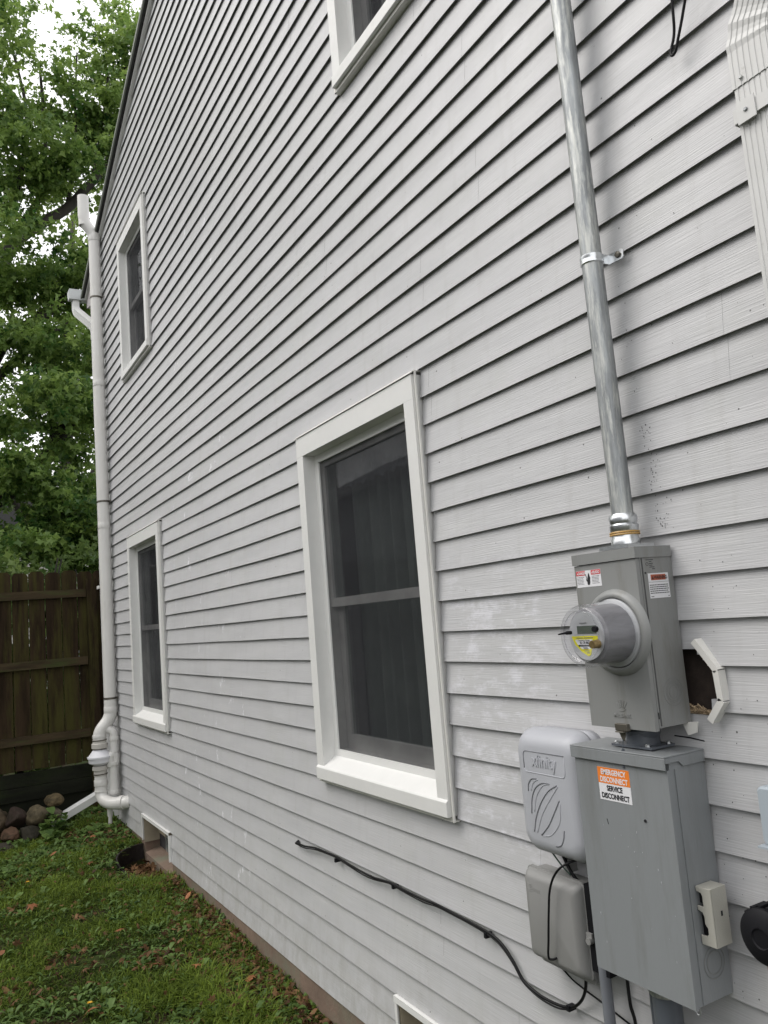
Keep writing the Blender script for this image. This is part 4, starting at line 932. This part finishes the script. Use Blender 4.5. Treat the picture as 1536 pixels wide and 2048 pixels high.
M['grass'] = leaf_mat('grass_blades', (.020,.044,.003), (.180,.250,.036), .3, .6, .15)
M['weed'] = leaf_mat('broad_leaves', (.018,.050,.008), (.180,.275,.075), .3, .5, .22)
M['dead'] = leaf_mat('dead_leaves', (.030,.015,.008), (.27,.150,.070), .15, .6, .15)
def in_view_xy(n, dens_near=True):
    """points on the lawn, most of them close to the house corner that shows"""
    x = -8.6+rng.random(n)*6.4; y = -rng.random(n)**1.25*2.6
    return x,y
def okpt(x,y):
    if y > -.012: return False
    if well(x,y) < 1.02: return False
    return True
def patchn(x,y,s,o): return mnoise.noise(Vector((x*s+o,y*s-o,o)))
def grass(n):
    V=[];F3=[];C=[];k=0
    x,y = in_view_xy(n)
    for i in range(n):
        X_,Y_ = float(x[i]),float(y[i])
        if not okpt(X_,Y_): continue
        pn = patchn(X_,Y_,1.6,3.1)
        if patchn(X_,Y_,2.4,9.) > .20 and rng.random()<.78: continue      # bare, leafy patches
        if Y_>-.16 and rng.random()<.6: continue
        if X_<-7.9 and rng.random()<.5: continue
        a = rng.uniform(0,6.283); L_ = rng.uniform(.020,.052)*(1+1.1*pn); wd = rng.uniform(.0016,.0034); lean = rng.uniform(.3,2.4)
        dx,dy = math.cos(a),math.sin(a); px,py = -dy*wd,dx*wd; z = gz(X_,Y_)-.004
        hx,hy = dx*L_*lean*.45,dy*L_*lean*.45; tz = L_/math.sqrt(1+lean*lean*.6)
        tx,ty = dx*L_*lean,dy*L_*lean
        V += [(X_-px,Y_-py,z),(X_+px,Y_+py,z),(X_+hx+px*.8,Y_+hy+py*.8,z+tz*.75),(X_+hx-px*.8,Y_+hy-py*.8,z+tz*.75),(X_+tx,Y_+ty,z+tz*.95)]
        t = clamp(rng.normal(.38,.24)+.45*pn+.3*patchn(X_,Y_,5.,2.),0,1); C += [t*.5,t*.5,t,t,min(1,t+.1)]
        F3 += [(k,k+1,k+2),(k,k+2,k+3),(k+3,k+2,k+4)]; k += 5
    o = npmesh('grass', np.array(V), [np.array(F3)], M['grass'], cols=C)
    return tag(o,'short wet green grass over the lawn beside the house','grass',kind='stuff')
grass(170000)
def weeds(n):
    V=[];F=[];C=[];k=0
    for _ in range(n):
        X_ = -8.5+rng.random()*6.2; Y_ = -rng.random()**1.1*2.4
        if not okpt(X_,Y_) : continue
        if patchn(X_,Y_,1.3,5.5) < -.12 and rng.random()<.75: continue
        nl = rng.integers(3,8); tint = clamp(rng.normal(.5,.2),0,1); S = rng.uniform(.35,.85)*(1+.25*(X_<-6)); kind_ = rng.random()
        for j in range(nl):
            a = rng.uniform(0,6.283); L_ = rng.uniform(.03,.075)*S; wd = L_*(.12 if kind_<.62 else .26); z = gz(X_,Y_)
            dx,dy = math.cos(a),math.sin(a); px,py = -dy,dx; r0 = rng.uniform(0,.02); up_ = rng.uniform(.2,.75)
            prof = [(0,.12,0),(.3,.8,.55),(.6,1.,.85),(.85,.55,.85),(1.,.05,.72)]
            base = k
            for t,ww,hh in prof:
                cxx = X_+dx*(r0+L_*t); cyy = Y_+dy*(r0+L_*t); zz = z+.004+L_*hh*up_
                V += [(cxx-px*wd*ww,cyy-py*wd*ww,zz+wd*.25*ww),(cxx,cyy,zz),(cxx+px*wd*ww,cyy+py*wd*ww,zz+wd*.25*ww)]; C += [tint,tint*.8,tint]
            for s_ in range(4):
                b = base+s_*3; F += [(b,b+1,b+4,b+3),(b+1,b+2,b+5,b+4)]
            k += 15
    o = npmesh('weeds', np.array(V), [np.array(F)], M['weed'], cols=C)
    return tag(o,'low broad-leaved weeds scattered thickly through the lawn','weeds',kind='stuff')
weeds(6500)
# tall leafy clump at the spout end is a plant of its own
def leafy(name, cx_, cy_, n, s, label, rad=.12, h=.14):
    V=[];F=[];C=[];k=0
    for j in range(n):
        a = rng.uniform(0,6.283); rr_ = rng.uniform(0,rad); X_=cx_+math.cos(a)*rr_; Y_=cy_+math.sin(a)*rr_; z=gz(X_,Y_)+rng.uniform(.01,h)*(1-rr_/rad*.5)
        a2 = rng.uniform(0,6.283); L_=rng.uniform(.04,.085)*s; wd=L_*.42; dx,dy=math.cos(a2),math.sin(a2); px,py=-dy,dx; tl=rng.uniform(-.35,.5); tint=clamp(rng.normal(.55,.22),0,1)
        base=k
        for t,ww,hh in [(0,.1,0),(.3,.9,.35),(.6,1.,.5),(.85,.5,.4),(1.,.04,.2)]:
            cxx=X_+dx*L_*t; cyy=Y_+dy*L_*t; zz=z+L_*(hh*.5+tl*t)
            V += [(cxx-px*wd*ww,cyy-py*wd*ww,zz+wd*.2*ww),(cxx,cyy,zz),(cxx+px*wd*ww,cyy+py*wd*ww,zz+wd*.2*ww)]; C += [tint,tint*.8,tint]
        for s_ in range(4):
            b=base+s_*3; F += [(b,b+1,b+4,b+3),(b+1,b+2,b+5,b+4)]
        k += 15
        # stalk
        V += [(cx_+(X_-cx_)*.4-.0015,cy_+(Y_-cy_)*.4,gz(cx_,cy_)),(cx_+(X_-cx_)*.4+.0015,cy_+(Y_-cy_)*.4,gz(cx_,cy_)),(X_+.001,Y_,z),(X_-.001,Y_,z)]; C += [.3]*4; F += [(k,k+1,k+2,k+3)]; k+=4
    o = npmesh(name, np.array(V), [np.array(F)], M['weed'], cols=C, loc=(cx_,cy_,gz(cx_,cy_)))
    return tag(o,label,'plant')
leafy('plant',-8.02,-.50,46,1.3,'bright leafy plant growing over the lower end of the far downspout',.14,.20)
leafy('plant',-7.72,-.56,34,1.0,'low leafy plant just in front of the downspout end',.14,.08)
leafy('plant',-7.45,-.22,40,.8,'low leafy plant at the foot of the vent pipe',.16,.07)
leafy('plant',-7.75,-.85,36,.8,'low leafy plant in front of the rocks',.16,.09)

# dead leaves: litter heaps and single ones
def leaf_shape(kind_):
    if kind_==0:   # pointed five-lobed
        return [(0,-.5),(.12,-.1),(.48,-.22),(.26,.08),(.52,.30),(.16,.26),(0,.60),(-.16,.26),(-.52,.30),(-.26,.08),(-.48,-.22),(-.12,-.1)]
    if kind_==1:   # wavy oak
        return [(0,-.6),(.08,-.3),(.24,-.22),(.12,-.08),(.32,.06),(.14,.18),(.24,.38),(.0,.58),(-.24,.38),(-.14,.18),(-.32,.06),(-.12,-.08),(-.24,-.22),(-.08,-.3)]
    return [(0,-.5),(.2,-.2),(.24,.1),(.12,.38),(0,.55),(-.12,.38),(-.24,.1),(-.2,-.2)]
def add_leaf(V,F,C,c,s,rot,curl,tint,kind_):
    k = len(V); sh = leaf_shape(kind_); V.append(c+Vector((0,0,curl*s*.1))); C.append(tint*.8)
    for u,v in sh:
        p = Vector((u*s,v*s,-curl*s*(u*u*2.2+v*v*.9)+rng.normal(0,.04)*s)); p.rotate(rot); V.append(c+p); C.append(clamp(tint+rng.normal(0,.08),0,1))
    n = len(sh)
    for i in range(n): F.append((k,k+1+i,k+1+(i+1)%n))
from mathutils import Euler
def litter(name,label,pts):
    V=[];F=[];C=[]
    for (X_,Y_,z,s) in pts:
        add_leaf(V,F,C,Vector((X_,Y_,z)),s,Euler((rng.normal(0,.55),rng.normal(0,.55),rng.uniform(0,6.28))),rng.uniform(-.4,1.2),clamp(rng.beta(2,2.6),0,1),int(rng.integers(0,3)))
    o = npmesh(name, np.array([tuple(v) for v in V]), [np.array(F)], M['dead'], cols=C); return tag(o,label,'leaf litter',kind='stuff')
pts=[]
for _ in range(620):   # in the window well
    a = rng.uniform(math.pi,2*math.pi); q = math.sqrt(rng.random()); X_=WX+.08+q*.36*math.cos(a); Y_=WY+q*.27*math.sin(a)
    if Y_>-.01: continue
    pts.append((X_,Y_,-.085+.10*rng.random()*(1-.2*q)+.02*(X_-WX),rng.uniform(.035,.075)))
for _ in range(90): pts.append((rng.uniform(-7.7,-6.9),-rng.uniform(.03,.4),0,rng.uniform(.03,.06)))
for _ in range(5200):   # scattered and in hollows
    X_ = -8.4+rng.random()*6; Y_=-rng.random()*2.4
    if patchn(X_,Y_,2.4,9.) < .20 and rng.random()<.72: continue
    pts.append((X_,Y_,0,rng.uniform(.014,.045)))
for _ in range(1100):   # along the foundation
    X_ = -5.8+rng.random()*3.4; pts.append((X_,-abs(rng.normal(0,.10))-.015,0,rng.uniform(.02,.05)))
for cx_,cy_,n_ in ((-4.45,-.46,55),(-4.05,-.30,30),(-8.0,-.62,45),(-4.5,-1.15,18),(-3.7,-.28,30),(-5.0,-1.25,20)):
    for _ in range(n_): pts.append((cx_+rng.normal(0,.10),cy_+rng.normal(0,.07),0,rng.uniform(.03,.065)))
pts2=[]
for (X_,Y_,z,s) in pts:
    if Y_ > -.012: continue
    pts2.append((X_,Y_, z if z else gz(X_,Y_)+rng.uniform(.008,.030), s))
litter('leaf_litter','brown dead leaves heaped in the window well and strewn over the grass',pts2)
def leaf1(x,y,s,kind_,tint,label,tilt=(.1,.1)):
    V=[];F=[];C=[]; add_leaf(V,F,C,Vector((x,y,gz(x,y)+.040)),s*.66,Euler((tilt[0],tilt[1],rng.uniform(0,6.28))),.35,tint,kind_)
    o = npmesh('fallen_leaf', np.array([tuple(v) for v in V]), [np.array(F)], M['dead2'], loc=(x,y,gz(x,y)+.045), cols=C); return tag(o,label,'leaf',group='large fallen leaves on the lawn')
M['dead2'] = leaf_mat('orange_dead_leaf', (.08,.035,.016), (.40,.165,.075), .15, .55, .15)
leaf1(-7.25,-.30,.11,0,.85,'star-shaped orange fallen leaf lying near the vent pipe')
leaf1(-5.74,-.92,.13,0,.55,'wide brown fallen leaf on open grass at the left of the lawn',(.3,-.2))
leaf1(-4.97,-.56,.075,1,.60,'small brown oak leaf alone in the middle of the lawn')
leaf1(-4.36,-.50,.12,1,.45,'brown oak leaf on the leaf patch in the lower lawn',(.5,.1))
leaf1(-3.98,-.145,.13,1,.80,'large orange-tan oak leaf beside the foundation')
leaf1(-6.90,-.66,.10,2,.65,'reddish fallen leaf with curled edge near the rocks',(.5,.3))
leaf1(-6.46,-.46,.08,0,.35,'dark brown fallen leaf half sunk in weeds in front of the window well')
leaf1(-4.22,-.33,.10,0,.95,'bright orange fallen leaf at the right of the leaf patch',(.3,.2))
leaf1(-5.30,-.075,.09,2,.95,'pale tan fallen leaf leaning at the foot of the foundation',(.6,.1))
leaf1(-5.05,-1.17,.12,1,.40,'brown leaf at the far left edge of the lawn',(.2,.4))
leaf1(-4.10,-.87,.10,0,.5,'brown curled leaf at the bottom centre of the lawn',(.6,.3))
# dandelions
M['dandelion'] = mat('dandelion_yellow',(.75,.42,.02),.6,var=.1)
def flower(x,y,label):
    r_ = root('dandelion',label,'flower',(x,y,gz(x,y)),group='yellow dandelions in the lawn'); z=gz(x,y)
    bm = bmesh.new(); tube(bm,[(x,y,z),(x+.004,y,z+.05)],.0015,n=6); obj('stem', bm, M['stem'], r_)
    bm = bmesh.new()
    for k in range(26):
        a = k*2.4; q=.004+.013*math.sqrt(k/26); ca,sa=math.cos(a),math.sin(a)
        v=[bm.verts.new((x+.004+ca*q*.3-sa*.0025,y+sa*q*.3+ca*.0025,z+.052)),bm.verts.new((x+.004+ca*q*.3+sa*.0025,y+sa*q*.3-ca*.0025,z+.052)),bm.verts.new((x+.004+ca*q,y+sa*q,z+.058-(q*.2)))]; bm.faces.new(v)
    obj('petals', bm, M['dandelion'], r_)
M['stem'] = mat('green_stem',(.06,.12,.03),.6)
flower(-4.14,-.86,'yellow dandelion flower at the bottom of the lawn')
flower(-6.25,-.90,'yellow dandelion flower near the rocks at the left')

# window well ring
bm = bmesh.new(); n=28
for r_,t_ in ((0,0.),):
    pi=[];po=[]
    for i in range(n+1):
        a = math.pi+math.pi*i/n; pi.append((WX+.425*math.cos(a),WY+.275*math.sin(a))); po.append((WX+.437*math.cos(a),WY+.287*math.sin(a)))
zt = lambda x: .085+.0*(x-WX) - .055*sstep(-6.5,-6.05,x)
for i in range(n):
    q=[pi[i],pi[i+1],po[i+1],po[i]]
    lo=[bm.verts.new((u,min(v,-.001),-.15)) for u,v in q]; hi=[bm.verts.new((u,min(v,-.001),zt(u))) for u,v in q]
    bm.faces.new(lo[::-1]); bm.faces.new(hi)
    for k in range(4): bm.faces.new((lo[k],lo[(k+1)%4],hi[(k+1)%4],hi[k]))
bmesh.ops.remove_doubles(bm,verts=bm.verts,dist=1e-5)
tag(obj('window_well', bm, M['rusty'], None, loc=(WX,WY,0)),'dark rusty curved window well in front of the far basement window','window well')

# ------------------------------------------------------------------ rocks
def rock(x,y,z,sx_,sy_,sz_,seed,col,label,rough_=.8,ang=0.):
    bm = bmesh.new(); bmesh.ops.create_icosphere(bm,subdivisions=4,radius=1)
    for v in bm.verts:
        p = v.co.copy(); d = 1+.22*mnoise.noise(p*1.1+Vector((seed,0,0)))+.10*mnoise.noise(p*2.6+Vector((0,seed,0)))+.025*mnoise.noise(p*8+Vector((0,seed,3)))
        q = p*d
        if rough_>.85: 
            for kx in range(5):
                nn = Vector((math.sin(seed+kx*2.1),math.cos(seed*1.3+kx*1.7),math.sin(kx*2.9+seed*.7))).normalized(); e = q.dot(nn)-.62
                if e>0: q -= nn*e*.85
        v.co = Vector((q.x*sx_,q.y*sy_,q.z*sz_))
    bmesh.ops.rotate(bm,verts=bm.verts,cent=(0,0,0),matrix=Matrix.Rotation(ang,3,'X'))
    bmesh.ops.translate(bm,verts=bm.verts,vec=(x,y,z))
    col = tuple(c*.72*f for c,f in zip(col,(1.05,.95,.82)))
    m_ = mat('stone_%d'%int(seed*10),col,.8,spec=.2,var=.4,vscale=11,bump=1.,bscale=55,col2=(.022,.020,.012),c2scale=9,c2thr=(.46,.66))
    o = obj('rock', bm, m_, None, loc=(x,y,z), smooth='all'); return tag(o,label,'rock','rocks piled at the foot of the fence')
rock(-8.22,-.615,.170,.13,.105,.095,1.,(.15,.135,.095),'large rounded speckled tan rock in the middle of the pile')
rock(-8.25,-.785,.185,.12,.095,.105,2.3,(.060,.045,.042),'dark angular purplish-brown rock left of the tan one',.9,.3)
rock(-8.32,-.455,.265,.11,.085,.060,3.1,(.15,.125,.075),'tan mossy rock perched highest in the pile')
rock(-8.25,-.47,.150,.11,.075,.055,4.4,(.12,.115,.09),'grey flat rock under the highest one')
rock(-8.08,-.70,.060,.13,.10,.060,5.2,(.045,.045,.038),'low dark rock below the large tan one',.9)
rock(-8.08,-.855,.070,.11,.075,.070,6.6,(.14,.09,.065),'reddish angular rock at the lower left of the pile',.9,.5)
rock(-8.35,-.93,.150,.12,.10,.12,7.1,(.11,.09,.065),'brown rock at the left edge behind the reddish one')
rock(-7.82,-.95,.020,.16,.14,.050,8.4,(.060,.056,.050),'flat grey rock half buried at the left in front of the pile')
rock(-8.30,-1.16,.13,.14,.12,.11,9.3,(.10,.09,.075),'grey-brown rock just outside the left edge')
rock(-8.35,-1.45,.12,.16,.13,.10,10.3,(.10,.09,.075),'brown rock furthest left along the fence')
# ------------------------------------------------------------------ fence
fx = -8.70
fr = root('fence','dark weathered wooden privacy fence with mossy rails behind the house corner','fence',(fx,-2,.2))
bm = bmesh.new(); y = .06-.146
ytop = 2.432; pk = []
yy = .17
rf = random.Random(4)
while yy > -7:
    w_=.1455; t = ytop+rf.uniform(-.012,.012); x0_ = fx-.02-rf.uniform(0,.004); c = .030
    prism(bm,[(yy-w_,.515+rf.uniform(-.01,.01)),(yy,.515),(yy,t-c),(yy-c,t),(yy-w_+c,t),(yy-w_,t-c)],YZ,x0_-.017,x0_)
    yy -= .1512+rf.uniform(0,.0045)
obj('picket_panel', bm, M['fence'], fr)
for z in (2.20,1.515,.80):
    obj('rail', nb((fx-.0195,fx+.022,-7,-.055 if z>1 else -.02,z-.040,z+.040)), M['rail'], fr, bevel=.003)
for yp in (-.005,-2.45,-4.9):
    obj('post', nb((fx+.003 if yp<-1 else fx-.01,fx+.09,yp-.045,yp+.045,-.1,2.335)), M['fence'], fr, bevel=.004)
obj('retaining_board', nb((fx-.02,fx+.02,-7,1.2,.375,.500)), M['timber'], fr, bevel=.004)
obj('retaining_board', nb((fx-.015,fx+.035,-7,1.2,.245,.370)), M['timber'], fr, bevel=.006)
obj('retaining_board', nb((fx-.02,fx+.012,-7,1.2,-.1,.240)), M['timber'], fr, bevel=.004)

# ------------------------------------------------------------------ trees
M['leaf'] = leaf_mat('maple_leaves', (.030,.092,.020), (.285,.400,.100), .46, .45)
M['leaf2'] = leaf_mat('far_leaves', (.040,.085,.025), (.20,.28,.08), .45, .5)
def limb(bm, pts, r0_, r1_, n=9):
    P = spline(pts,5); tube(bm, P, [r0_+(r1_-r0_)*i/(len(P)-1) for i in range(len(P))], n)
def crown(name, parent, clusters, per, leaf, m, seed=1, droop=.5, dens=1.):
    g = np.random.default_rng(seed); Vs=[];Cs=[]
    base = np.array([(0,0),(-.20,.22),(-.52,.38),(-.20,.55),(0,1.0),(.20,.55),(.52,.38),(.20,.22)])
    allc = []
    for (cx_,cy_,cz_,rx,ry,rz,n_) in clusters:
        n_ = int(n_*dens); m_ = max(3,int(n_/9))
        d = g.normal(size=(m_,3)); d /= np.linalg.norm(d,axis=1)[:,None]; r_ = g.random(m_)**.40
        sub = np.array([cx_,cy_,cz_])+d*r_[:,None]*np.array([rx,ry,rz])*.93
        p = sub[g.integers(0,m_,n_)]+g.normal(0,1,(n_,3))*np.array([.17,.15,.075]); allc.append(p)
    C = np.concatenate(allc); nC = len(C)
    # each spray: leaves hung along a short twig
    tw = g.normal(size=(nC,3)); tw[:,2] = tw[:,2]*.35-.25; tw /= np.linalg.norm(tw,axis=1)[:,None]
    tintc = np.clip(g.normal(.42,.17,nC),0,1)
    idx = np.repeat(np.arange(nC),per); n = len(idx)
    s = g.random(n)*.40; P = C[idx]+tw[idx]*s[:,None]+g.normal(0,.05,(n,3))
    ax = g.normal(size=(n,3))*.8; ax[:,2] -= droop*1.6; ax += tw[idx]*.5; ax /= np.linalg.norm(ax,axis=1)[:,None]
    nr = g.normal(size=(n,3))*.7; nr[:,2] += .9; nr -= ax*(nr*ax).sum(1)[:,None]; nr /= np.linalg.norm(nr,axis=1)[:,None]
    sd = np.cross(ax,nr); L_ = leaf*g.uniform(.50,1.35,n)
    fold = np.array([0,.10,.16,.05,-.10,.05,.16,.10])
    V = P[:,None,:]+L_[:,None,None]*(base[None,:,0,None]*sd[:,None,:]+base[None,:,1,None]*ax[:,None,:]+fold[None,:,None]*nr[:,None,:]*(-1))
    V = V.reshape(-1,3); k = np.arange(n)*8
    F = np.stack([np.stack([k,k+1,k+2,k+3],1),np.stack([k,k+3,k+4,k+5],1),np.stack([k,k+5,k+6,k+7],1)],1).reshape(-1,4)
    tint = np.clip(tintc[idx]+g.normal(0,.10,n)+.25*(V.reshape(n,8,3)[:,0,2]-6)/8*0.5,0,1)  # higher leaves tinted lighter, overhead light painted into the crown
    return npmesh(name, V, [F], m, parent, cols=np.repeat(tint,8))
def tree(label, base, limbs, clusters, per, leaf, m, seed, name='maple_tree', dens=1.):
    r_ = root(name,label,'tree',base)
    bm = bmesh.new()
    for pts,a,b in limbs: limb(bm,pts,a,b)
    obj('trunk', bm, M['bark'], r_, smooth='all'); crown('crown', r_, clusters, per, leaf, m, seed, dens=dens); return r_
L1 = [([(-12.6,-2.6,-.2),(-12.6,-2.4,1.5),(-12.5,-1.9,3.0),(-12.5,-1.1,4.6)],.24,.17),
 ([(-12.5,-1.9,2.6),(-12.5,-.75,3.68),(-12.5,-.20,4.10),(-12.5,.08,4.42),(-12.5,.44,5.03),(-12.5,.85,5.40),(-12.5,1.6,6.1)],.15,.08),
 ([(-12.5,-1.1,4.6),(-12.5,-.5,6.10),(-12.5,-.08,6.47),(-12.5,.27,6.83),(-12.5,.77,7.43),(-12.5,1.3,8.0)],.13,.05),
 ([(-12.5,-.9,5.0),(-12.5,-.50,5.66),(-12.5,-.2,5.99),(-12.5,.2,6.39),(-12.5,.9,6.75)],.08,.04),
 ([(-12.6,-.8,6.2),(-12.5,-.4,7.5),(-12.5,-.05,7.99),(-12.5,.46,8.42),(-12.5,.73,8.77),(-12.5,1.13,9.33),(-12.5,1.36,9.95),(-12.5,1.5,11.2)],.11,.035),
 ([(-12.5,-.35,7.6),(-12.5,-.1,8.14),(-12.5,.10,8.6),(-12.5,.2,9.4),(-12.5,.15,10.8)],.07,.02),
 ([(-12.5,-.3,8.2),(-12.5,-.09,9.38),(-12.5,-.08,10.14),(-12.5,-.3,11.2)],.05,.015),
 ([(-12.5,.5,8.5),(-12.5,.64,9.56),(-12.5,.67,10.35),(-12.5,.72,11.2)],.035,.012),
 ([(-12.5,.9,9.1),(-12.5,1.03,9.74),(-12.5,1.14,10.48),(-12.6,1.3,11.6)],.03,.012),
 ([(-12.5,.15,4.56),(-12.5,.23,5.1),(-12.5,.30,6.1),(-12.5,.56,6.6)],.05,.02),
 ([(-12.55,-1.3,4.4),(-12.0,-2.6,6.6),(-11.6,-3.6,9.0),(-11.5,-4.0,11.5)],.15,.03),
 ([(-12.6,-2.4,2.6),(-13.2,-4.2,4.6),(-13.6,-5.4,7.5)],.14,.03)]
g0 = np.random.default_rng(5)
K1 = [ # x,y,z, rx,ry,rz, number of sprays
 (-12.5,1.50,11.5,.6,.32,.9,110),(-12.5,.72,10.95,.1,.10,.65,22),(-12.5,.42,10.7,.1,.07,.45,12),(-12.5,.98,10.2,.15,.22,.45,26),
 (-12.4,-.9,10.6,1.3,1.25,1.9,420),(-12.2,-.35,8.8,1.2,.85,.9,230),(-12.3,.45,8.9,1.1,.55,.65,110),
 (-12.2,-.2,7.3,1.3,.95,.75,240),(-12.3,.75,7.3,1.2,.65,.6,130),(-12.2,.1,6.0,1.3,.95,.6,200),(-12.3,1.0,6.3,1.0,.6,.6,95),
 (-12.1,-.1,5.1,1.2,.85,.50,190),(-12.1,-.3,3.95,1.2,.8,.55,190),(-12.0,.55,3.9,1.2,.6,.60,150),(-12.1,.5,4.75,1.0,.5,.4,70),(-11.9,-.2,3.1,1.2,.8,.35,150),(-11.9,.6,3.1,1.2,.6,.35,120),(-12.2,.9,5.6,1.0,.5,.5,70),
 (-12.3,.62,10.4,.8,.20,.60,36),(-12.5,1.38,10.6,.8,.34,1.2,120),(-12.5,1.25,9.2,.8,.5,.7,80),(-12.4,.15,10.0,.8,.35,.4,45),(-12.4,.95,9.9,.6,.18,.5,24),
 (-12.0,-3.0,10.0,2.0,1.8,2.6,520),(-12.3,-3.6,6.6,2.0,2.0,2.0,420),(-12.8,-5.0,8.6,2.0,1.8,2.6,320),(-12.2,-2.2,4.2,1.4,1.4,1.0,200),(-12.5,2.6,9.2,1.6,1.3,1.8,160),(-12.6,2.6,6.2,1.6,1.3,1.2,120)]
tree('big maple tree with dark slanting limbs rising behind the fence',(-12.6,-2.6,0),L1,K1,25,.094,M['leaf'],3,dens=.82)
L2 = [([(-17.5,1.0,-.2),(-17.5,1.0,3),(-17.4,1.2,7),(-17.4,1.4,11)],.22,.05),([(-17.5,1.0,3),(-17.2,-.6,6),(-17,-1.5,9)],.12,.03),([(-17.5,1.1,4),(-17.2,2.2,6.5),(-17,2.8,9)],.12,.03)]
K2 = [(-17.4,-1.4,5.2,1.6,1.8,2.2,420),(-17.4,1.0,4.6,1.6,1.6,2.1,420),(-17.4,1.0,8.3,1.6,1.1,1.4,120),(-17.4,3.4,6.,1.6,1.4,2.6,200),(-17.4,-1.2,9.2,1.4,1.1,1.6,140),(-17.4,-4,6,1.6,1.8,3,260)]
tree('second, farther maple tree filling the gaps behind the big one',(-17.5,1,0),L2,K2,18,.12,M['leaf2'],8,dens=.30)
def shrub(x,y,h,rx,ry,n_,seed,label):
    r_ = root('shrub',label,'shrub',(x,y,0),group='shrubs behind the fence')
    bm = bmesh.new(); gg = random.Random(seed)
    for k in range(7):
        a = gg.uniform(0,6.28); tube(bm,[(x,y,0),(x+.3*rx*math.cos(a),y+.3*ry*math.sin(a),h*.5),(x+.7*rx*math.cos(a),y+.7*ry*math.sin(a),h*.9)],[.03,.02,.008],n=6)
    obj('stems', bm, M['bark'], r_); crown('foliage', r_, [(x,y,h*.55,rx,ry,h*.5,n_)], 24, .10, M['leaf2'], seed, droop=.2)
shrub(-10.2,-.55,3.0,.5,.7,240,21,'bushy green shrub behind the left part of the fence')
shrub(-10.4,.55,2.9,.5,.7,240,22,'bushy green shrub behind the fence post')
shrub(-10.3,-1.9,3.0,.5,.8,120,23,'bushy green shrub behind the fence outside the left edge')

# neighbour's pale house far behind the trees, and the one across the lawn that the panes mirror
def simple_house(x0,x1,y0,y1,h,col,label,front='+x',ridge=2.2,name='neighbouring_house'):
    r_ = root(name,label,'house',((x0+x1)/2,(y0+y1)/2,0)); ms = mat('lap_siding_'+name+str(int(x0)),col,.6,var=.06)
    bm = bmesh.new(); k = 0; z = .3
    box(bm,x0,x1,y0,y1,-.2,h)
    while z < h-.05:
        box(bm,x0-.02,x1+.02,y0-.02,y1+.02,z,z+.06); z += .115
    obj('wall', bm, ms, r_)
    bm = bmesh.new()
    if front=='+x': prism(bm,[(y0-.5,h),(y1+.5,h),((y0+y1)/2,h+ridge)],YZ,x0-.3,x1+.4)
    else: prism(bm,[(y0-.5,h),(y1+.5,h),((y0+y1)/2,h+ridge)],YZ,x0-.3,x1+.3)
    obj('roof', bm, M['roof'], r_)
    bm = bmesh.new()
    if front=='+x':
        for yy_ in (-3.,-.2,2.4): box(bm,x1+.021,x1+.06,yy_,yy_+.9,1.2,2.5)
    else:
        for xx_ in (x0+2,x0+6,x0+10,x0+14): box(bm,xx_,xx_+1,y1+.021,y1+.06,1.1,2.5)
    obj('window', bm, M['glassb'], r_)
simple_house(-34,-26,-9,9,4.6,(.55,.53,.50),'pale house glimpsed through the leaves far behind the fence')
simple_house(-24,4,-17,-8.4,4.9,(.46,.47,.49),'grey house across the lawn seen only in the window panes',front='y')
